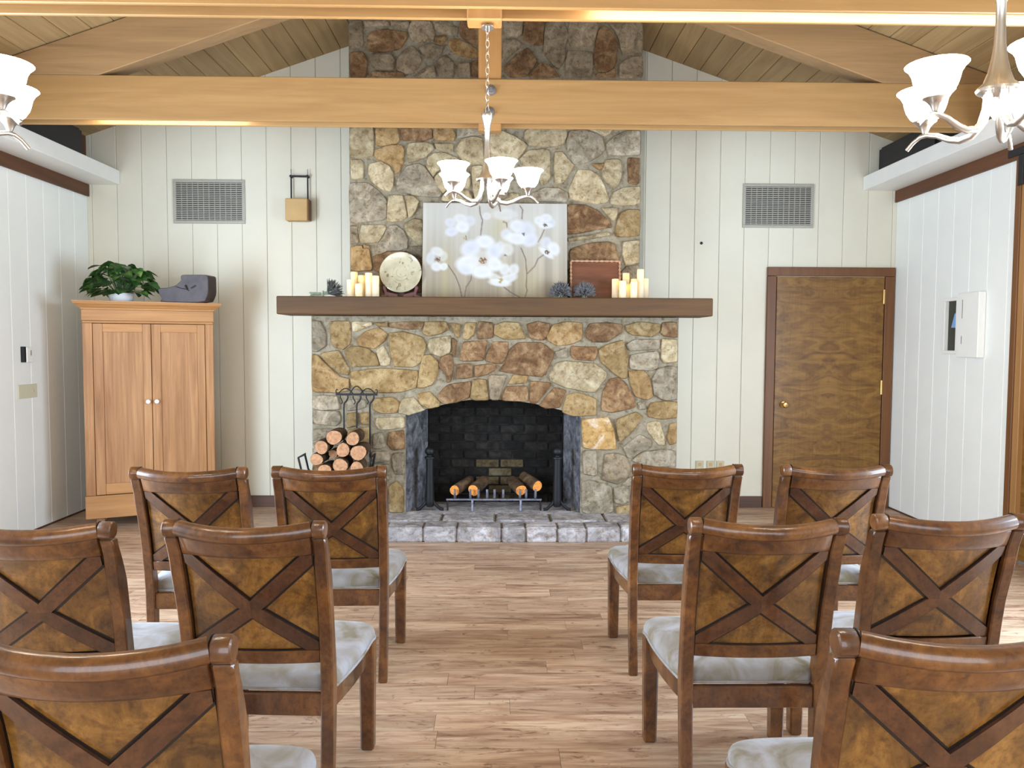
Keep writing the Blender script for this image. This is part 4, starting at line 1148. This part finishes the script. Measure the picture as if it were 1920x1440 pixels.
# tray
ty = thing('wooden_tray', 'brown wooden tray with a roped rim leaning on the chimney right of the painting', 'tray', (.755, -.66, ZM))
def T(u_, v_, d_):   # tray plane to world
    return (.755+u_, -.690+v_*.17+d_, ZM+.002+v_)
hw, hh = .195, .305
m = MB()
m.add([T(-hw, 0, 0), T(hw, 0, 0), T(hw, hh, 0), T(-hw, hh, 0), T(-hw, 0, .012), T(hw, 0, .012), T(hw, hh, .012), T(-hw, hh, .012)], [(0, 1, 2, 3), (7, 6, 5, 4), (0, 4, 5, 1), (1, 5, 6, 2), (2, 6, 7, 3), (3, 7, 4, 0)])
m.build('tray_base', M['tray'], ty)
for (u0, v0, u1, v1) in ((-hw, .004, -hw, hh), (-hw, hh, hw, hh), (hw, hh, hw, .004)):
    path = []; rr = []; K = 44
    for i in range(K+1):
        t_ = i/K; path.append(T(u0+(u1-u0)*t_, v0+(v1-v0)*t_, -.008)); rr.append(.008+.003*math.sin(i*1.4))
    MB().tube(path, rr, 6).build('rope_rim', M['rope'], ty, smooth=60)
    m = MB(); s0 = T(u0, v0, -.026); s1 = T(u1, v1, -.026); s2 = T(u1, v1, 0); s3 = T(u0, v0, 0)

# candles
def candle(x, y, zt, rad, lab, grp):
    t = thing('candle', lab, 'candle', (x, y, ZM), 0, grp)
    h = zt-ZM; n = 20
    m = MB().lathe([(rad*.98, 0), (rad, .004), (rad, h-.004), (rad-.003, h), (rad-.007, h-.003), (rad-.009, h-.02), (rad-.009, h-.05), (0, h-.052)], n)
    m.build('wax_body', M['wax'], t, world=False, smooth=50)
    MB().lathe([(.0, h-.049), (.005, h-.044), (.0055, h-.034), (.003, h-.024), (0, h-.014)], 8).build('flame_tip', M['flame'], t, world=False, smooth=80)
GL, GRr = 'lit pillar candles on the left of the mantel', 'lit pillar candles on the right of the mantel'
for x, y, z, lab in [(-1.150, -.70, 2.014, 'tall candle at the back left of the left candle group, behind the short one'), (-1.160, -.80, 1.945, 'short candle leftmost at the front of the left candle group'), (-1.085, -.735, 1.985, 'candle with pale top behind the shortest candle of the left group'),
                     (-1.090, -.835, 1.912, 'shortest candle in front of the left candle group'), (-1.035, -.685, 1.992, 'yellow-topped candle mostly hidden behind the tallest front candle of the left group'), (-1.019, -.80, 1.999, 'tall white candle second from the right in the left candle group'), (-.963, -.815, 1.975, 'candle glowing yellow at the top, rightmost of the left candle group, beside the plate')]:
    candle(x, y, z, .0275, lab, GL)
for x, y, z, lab in [(.898, -.78, 1.965, 'leftmost candle of the right candle group, in front of the tray edge'), (.943, -.855, 1.945, 'second candle from the left in the right group, a little shorter'), (1.000, -.66, 2.022, 'tall candle at the back of the right candle group'), (.985, -.80, 1.928, 'shortest candle at the front middle of the right group'),
                     (1.030, -.855, 1.940, 'short candle with a yellow glow left of the tallest candle, right group'), (1.063, -.68, 1.974, 'candle half hidden behind the tallest candle of the right group'), (1.088, -.815, 2.037, 'tallest white candle of the right candle group'), (1.137, -.745, 1.972, 'candle with a bright yellow top at the right end of the right group')]:
    candle(x, y, z, .0275, lab, GRr)

# lavender
def spikes(m, c, n, rmin, rmax, rnd, dome=True, flat=.75):
    for i in range(n):
        th = rnd.uniform(0, 2*PI); ph = math.acos(rnd.uniform(-.3, 1))
        d = Vector((math.sin(ph)*math.cos(th), math.sin(ph)*math.sin(th)*flat, math.cos(ph)))
        a = Vector(c)+d*rmin*.5; L = rnd.uniform(rmin, rmax); b = Vector(c)+d*L
        k = (a+b)/2+Vector((rnd.uniform(-.006, .006), rnd.uniform(-.006, .006), 0))
        a.z = max(a.z, ZM+.004); b.z = max(b.z, ZM+.005); k.z = max(k.z, ZM+.005)
        m.tube([a, k, k.lerp(b, .6), b], [.0015, .003, .0038, .0012], 5)
for c, lab, sd_ in (((.468, -.81, 1.852), 'round ball of dried lavender in front of the painting corner', 1), ((.652, -.81, 1.850), 'round ball of dried lavender in front of the wooden tray', 2)):
    t = thing('lavender_ball', lab, 'dried flowers', (c[0], c[1], ZM), 0, 'dried lavender balls')
    m = MB(); spikes(m, c, 480, .055, .100, random.Random(sd_))
    tag(m.build('buds', M['lav'], t), kind='stuff')
    m = MB(); rr_ = random.Random(sd_+5)
    for i in range(14):
        m.tube([(c[0]+rr_.uniform(-.02, .02), c[1]+rr_.uniform(-.02, .02), ZM+.003), (c[0]+rr_.uniform(-.02, .02), c[1]+rr_.uniform(-.02, .02), c[2])], .002, 4)
    tag(m.build('stems', M['stem'], t), kind='stuff')
t = thing('lavender_bundle', 'tied bundle of dark dried lavender lying at the left end of the mantel', 'dried flowers', (-1.33, -.80, ZM))
m = MB(); r = random.Random(8)
for i in range(26):
    y = r.uniform(-.028, .028); z = r.uniform(.004, .034)
    m.tube([(-1.475+r.uniform(0, .03), -.80+y*1.5, ZM+.006+z*.9), (-1.385, -.80+y*.7, ZM+.008+z*.8), (-1.30, -.80+y, ZM+.02+z)], .003, 5)
tag(m.build('stems', M['stem'], t), kind='stuff')
m = MB()
for i in range(120):
    a = r.uniform(-.2, 1.75); L = r.uniform(.06, .125); y = r.uniform(-.06, .06)
    d = Vector((math.cos(a)*.75+.1, y*4, math.sin(a))); p = Vector((-1.325, -.80+y*.4, ZM+.022))
    b = p+d.normalized()*L; k = p.lerp(b, .5)+Vector((r.uniform(-.01, .01), 0, 0)); b.z = max(b.z, ZM+.006); k.z = max(k.z, ZM+.006)
    m.tube([p, k, k.lerp(b, .6)+Vector((0, 0, .004)), b], [.0015, .0032, .0042, .0012], 5)
tag(m.build('buds', M['lavd'], t), kind='stuff')
MB().tube([(-1.372, -.80+.03*math.cos(g), ZM+.026+.023*math.sin(g)) for g in [2*PI*i/12 for i in range(12)]], .004, 6, closed=True).build('tie', M['ivory'], t)

# ------------------------------------------------------------------ chandeliers
def chandelier_root(label):
    t = thing('chandelier', label, 'chandelier', (0, 0, 0), 0, 'brushed nickel five-light chandeliers')
    MB().lathe([(0, -.062), (.012, -.060), (.030, -.052), (.047, -.050), (.051, -.044), (.047, -.038), (.034, -.026), (.025, 0), (.0185, .03), (.014, .065), (.0115, .12), (.0115, .168), (.0135, .172), (.0135, .178), (.017, .20), (.024, .228), (.029, .243), (.027, .248), (0, .248)], 20).build('stem', M['nickel'], t, smooth=40)
    for i in range(5):
        a = 2*PI*i/5; ca_, sa = math.cos(a), math.sin(a)
        P = [(.026, -.05), (.028, -.085), (.040, -.125), (.062, -.146), (.090, -.150), (.118, -.142), (.150, -.125), (.178, -.117), (.196, -.118), (.215, -.128), (.234, -.146)]
        m = MB().tube([(ca_*x, sa*x, z) for x, z in P], [.0085, .009, .0095, .0095, .009, .0085, .0075, .0068, .006, .0055, .006], 8)
        o = m.build('arm', M['nickel'], t, smooth=60)
        cx, cy = ca_*.185, sa*.185
        MB().lathe([(.006, -.112), (.009, -.106), (.013, -.096), (.022, -.086), (.030, -.081), (.029, -.077), (0, -.077)], 16, (cx, cy, 0)).build('cup', M['nickel'], o, smooth=40)
        MB().lathe([(.028, -.0765), (.036, -.070), (.047, -.052), (.052, -.036), (.055, -.022), (.062, -.009), (.0715, 0), (.069, .0005), (.060, -.009), (.052, -.022), (.049, -.036), (.044, -.050), (.033, -.067), (0, -.070)], 24, (cx, cy, 0)).build('glass_shade', M['shade'], o, smooth=60)
    return t
def chain(t, z0, z1):
    m = MB(); z = z0; k = 0
    while z < z1:
        L = .034; a = k*PI/2+.5; ring = []
        for i in range(10):
            g = 2*PI*i/10; h = math.cos(g)*.0085; v_ = math.sin(g)*L*.56
            ring.append((h*math.cos(a), h*math.sin(a), z+L/2+v_))
        m.tube(ring, .0017, 5, closed=True); z += L*.86; k += 1
    tag(m.build('chain', M['nickel'], t, world=False, smooth=60), kind=None)
    MB().lathe([(.03, 0), (.03, .006), (.012, .018), (0, .018)], 16, (0, 0, z1)).xf(Matrix.Identity(4)).build('canopy', M['nickel'], t, world=False, smooth=40)
ch0 = chandelier_root('small-looking farthest chandelier hanging in the middle before the painting')
ch1 = copy_tree(ch0); ch1['label'] = 'large near chandelier at the upper right corner'
ch2 = copy_tree(ch0); ch2['label'] = 'near chandelier cut by the left border'
for o, loc, rz in ((ch0, (-.062, -3.27, 2.247), .04), (ch1, (1.243, -4.86, 2.148), math.radians(-23)), (ch2, (-1.392, -4.86, 2.135), math.radians(-8))):
    o.location = loc; o.rotation_euler.z = rz
chain(ch0, .25, 2.892-2.247-.019); chain(ch1, .25, 2.935-2.148-.019); chain(ch2, .25, 2.935-2.130-.019)

# ------------------------------------------------------------------ firewood rack, tools, logs
rk = thing('firewood_rack', 'black wrought iron firewood rack with a scrolled top bar', 'rack', (-1.18, -.95, .111))
I = M['iron']
YB = -.86
def scroll(cx, cz, y, s=1, r0=.022):
    return [(cx+s*r0*(1-i*.06)*math.cos(2.2+i*.55), y, cz+r0*(1-i*.06)*math.sin(2.2+i*.55)) for i in range(10)]
m = MB().box(-1.265, -.947, YB-.008, YB+.008, 1.052, 1.068)
m.build('top_bar', I, rk, bevel=.002)
for cx, w_, h_ in ((-1.19, .055, .038), (-1.105, .052, .056), (-1.02, .055, .038)):
    MB().tube([(cx-w_+2*w_*i/12, YB, 1.068+h_*math.sin(PI*i/12)) for i in range(13)], .0045, 6).build('top_scroll', I, rk, smooth=60)
for s, cx in ((-1, -1.262), (1, -.950)):
    MB().tube([(cx, YB, 1.068), (cx+s*.004, YB, 1.088), (cx-s*.003, YB, 1.098), (cx-s*.012, YB, 1.094)], .0045, 6).build('end_curl', I, rk, smooth=60)
def hooked(x, z_end, y):
    a = MB().tube([(x+.028, y, 1.05), (x+.030, y, 1.035), (x+.020, y, 1.012), (x, y, .99), (x-.002, y, .96), (x-.002, y, z_end)], .0065, 8)
    b = MB().tube([(x-.028, y, 1.05), (x-.030, y, 1.035), (x-.018, y, 1.015), (x-.012, y, 1.0), (x-.022, y, .985)], .0045, 6)
    return a, b
for x in (-1.203, -1.003):
    a, b = hooked(x, .112, YB); a.build('post', I, rk, smooth=60); b.build('hook', I, rk, smooth=60)
pk = thing('fire_poker', 'black iron fire tool hanging in the middle of the firewood rack bar', 'poker', (-1.102, YB-.012, .80))
a, b = hooked(-1.102, .80, YB-.0135)
a.build('shaft', I, pk, smooth=60); b.build('hook', I, pk, smooth=60)
# cradle
for y in (-1.07, -.88):
    MB().tube([(-1.505, y, .60), (-1.478, y, .48), (-1.45, y, .452), (-1.00, y, .452), (-.985, y, .48), (-.965, y, .60)], .008, 8).build('cradle_hoop', I, rk, smooth=40)
for x in (-1.40, -1.03):
    for y in (-1.07, -.88): MB().tube([(x, y, .1122), (x, y, .445)], .008, 8).build('leg', I, rk, smooth=60)
for x, z in ((-1.505, .60), (-.965, .60), (-1.36, .452), (-1.12, .452)):
    MB().tube([(x, -1.07, z), (x, -.86, z)], .006, 6).build('side_rod', I, rk, smooth=60)
MB().tube([(-1.505, -1.07, .60), (-1.455, -1.07, .622)], .006, 6).build('corner_rod', I, rk)
LG = [(-1.229, .757, .058, 'topmost cut log of the firewood stack'), (-1.087, .749, .051, 'upper right cut log, before the hanging poker'), (-1.323, .683, .051, 'cut log on the left slope of the stack below the topmost one'),
      (-1.164, .662, .053, 'cut log in the centre of the firewood stack'), (-1.048, .644, .060, 'large pale cut log at the right of the stack'), (-1.36, .592, .047, 'leftmost cut log beside the rack arm'),
      (-1.182, .550, .055, 'cut log at the bottom centre of the stack just above the chair top'), (-1.062, .525, .052, 'lower right cut log partly hidden by the chair'), (-1.300, .510, .050, 'lower left cut log partly hidden by the chair'), (-1.252, .622, .033, 'thin dark log set back in the middle of the stack')]
r = random.Random(9)
def log(name, label, a, b, rad, grp, cutm='cut', sub=14):
    t = thing(name, label, 'log', a, 0, grp)
    a, b = Vector(a), Vector(b); d = (b-a).normalized()
    ph = r.random()*6
    n = sub; ref = Vector((0, 0, 1)); u_ = (ref-d*ref.dot(d)).normalized(); w_ = d.cross(u_)
    rr = [rad*(1+.06*math.sin(2*2*PI*k/n+ph)+.04*math.sin(3*2*PI*k/n+ph*2)) for k in range(n)]
    def ring(p, s): return [tuple(p+(u_*math.cos(2*PI*k/n)+w_*math.sin(2*PI*k/n))*rr[k]*s) for k in range(n)]
    m = MB(); R = [ring(a+d*.002, .97), ring(a+d*.008, 1), ring(a.lerp(b, .35), 1.02), ring(a.lerp(b, .7), .99), ring(b, .96)]
    v = [p for q in R for p in q]; f = [(i*n+k, i*n+(k+1) % n, (i+1)*n+(k+1) % n, (i+1)*n+k) for i in range(4) for k in range(n)]
    f.append(tuple(4*n+k for k in range(n)))
    m.add(v, f).build('bark', M['bark'], t, fix=True, smooth=50)
    e = MB(); v = ring(a, .95)+ring(a+d*.006, .955); v.append(tuple(a-d*.001))
    e.add(v, [(k, (k+1) % n, 2*n) for k in range(n)]+[(k+n, (k+1) % n+n, (k+1) % n, k) for k in range(n)])
    e.build('cut_end', M[cutm], t, fix=True)
for i, (x, z, rad, lab) in enumerate(LG):
    y0 = -1.12+r.uniform(-.01, .02)+(.06 if rad < .04 else 0)
    log('firewood_log', lab, (x, y0, z), (x+r.uniform(-.008, .008), -.885+r.uniform(-.01, 0), z), rad, 'cut logs in the firewood rack')

# grate, andirons and logs in the firebox
gt = thing('fire_grate', 'worn iron fire grate with short upright tines in the firebox', 'grate', (-.03, -.55, .11))
G = M['iron_blue']
MB().box(-.43, .34, -.66, -.645, .192, .206).build('front_bar', G, gt, bevel=.002)
MB().box(-.40, .31, -.41, -.395, .192, .206).build('rear_bar', M['iron'], gt, bevel=.002)
for x in (-.36, -.235, -.17, -.10, -.04, .03, .165, .215, .29):
    MB().tube([(x, -.395, .209), (x, -.60, .209), (x, -.652, .213), (x, -.668, .235), (x, -.670, .285)], .010, 6).build('tine', G, gt, smooth=60)
for x in (-.219, .171):
    MB().tube([(x, -.652, .192), (x, -.665, .15), (x, -.672, .1105)], .010, 8).build('leg', G, gt, smooth=60)
    MB().tube([(x, -.40, .192), (x, -.40, .1105)], .010, 8).build('leg', M['iron'], gt, smooth=60)
for x in (-.42, .33): MB().tube([(x, -.652, .192), (x+.002, -.655, .1105)], .007, 6).build('side_leg', M['iron'], gt, smooth=60)
def andiron(cx, lab):
    t = thing('andiron', lab, 'andiron', (cx, -.62, .11), 0, 'black iron andirons')
    MB().lathe([(.028, 0), (.036, .03), (.036, .05), (.031, .30), (.032, .385), (.042, .389), (.042, .404), (.024, .408), (.022, .416)], 14, (cx, -.66, .145)).build('post', I, t, smooth=30)
    MB().lathe([(0, -.040), (.021, -.034), (.036, -.018), (.041, 0), (.036, .018), (.021, .034), (0, .040)], 16, (cx, -.66, .592)).build('ball_finial', I, t, smooth=80)
    for s in (-1, 1):
        MB().tube([(cx, -.66, .235), (cx+s*.04, -.665, .165), (cx+s*.085, -.67, .125), (cx+s*.11, -.672, .1235)], .013, 8).build('foot', I, t, smooth=60)
    MB().tube([(cx, -.645, .18), (cx, -.40, .18), (cx, -.385, .1195)], .009, 8).build('rear_bar', I, t, smooth=60)
andiron(-.560, 'black andiron with a ball top at the left side of the firebox')
andiron(.465, 'black andiron at the right side of the firebox')
for a, b, rad, lab in [((-.365, -.63, .268), (-.25, -.40, .306), .045, 'charred log leftmost on the grate'), ((-.212, -.635, .270), (-.13, -.40, .306), .046, 'second log from the left on the grate with a round orange end'),
                       ((.175, -.635, .270), (.10, -.40, .31), .046, 'third log from the left on the grate with a pale end'), ((.308, -.625, .302), (.20, -.39, .34), .044, 'rightmost log on the grate with a bright orange end, raised a little')]:
    log('grate_log', lab, a, b, rad, 'half burnt logs on the grate', 'cut_o')
for ob in list(bpy.data.objects):
    if ob.name.startswith('led_strip'): ob['label'] = 'glowing white light strip'
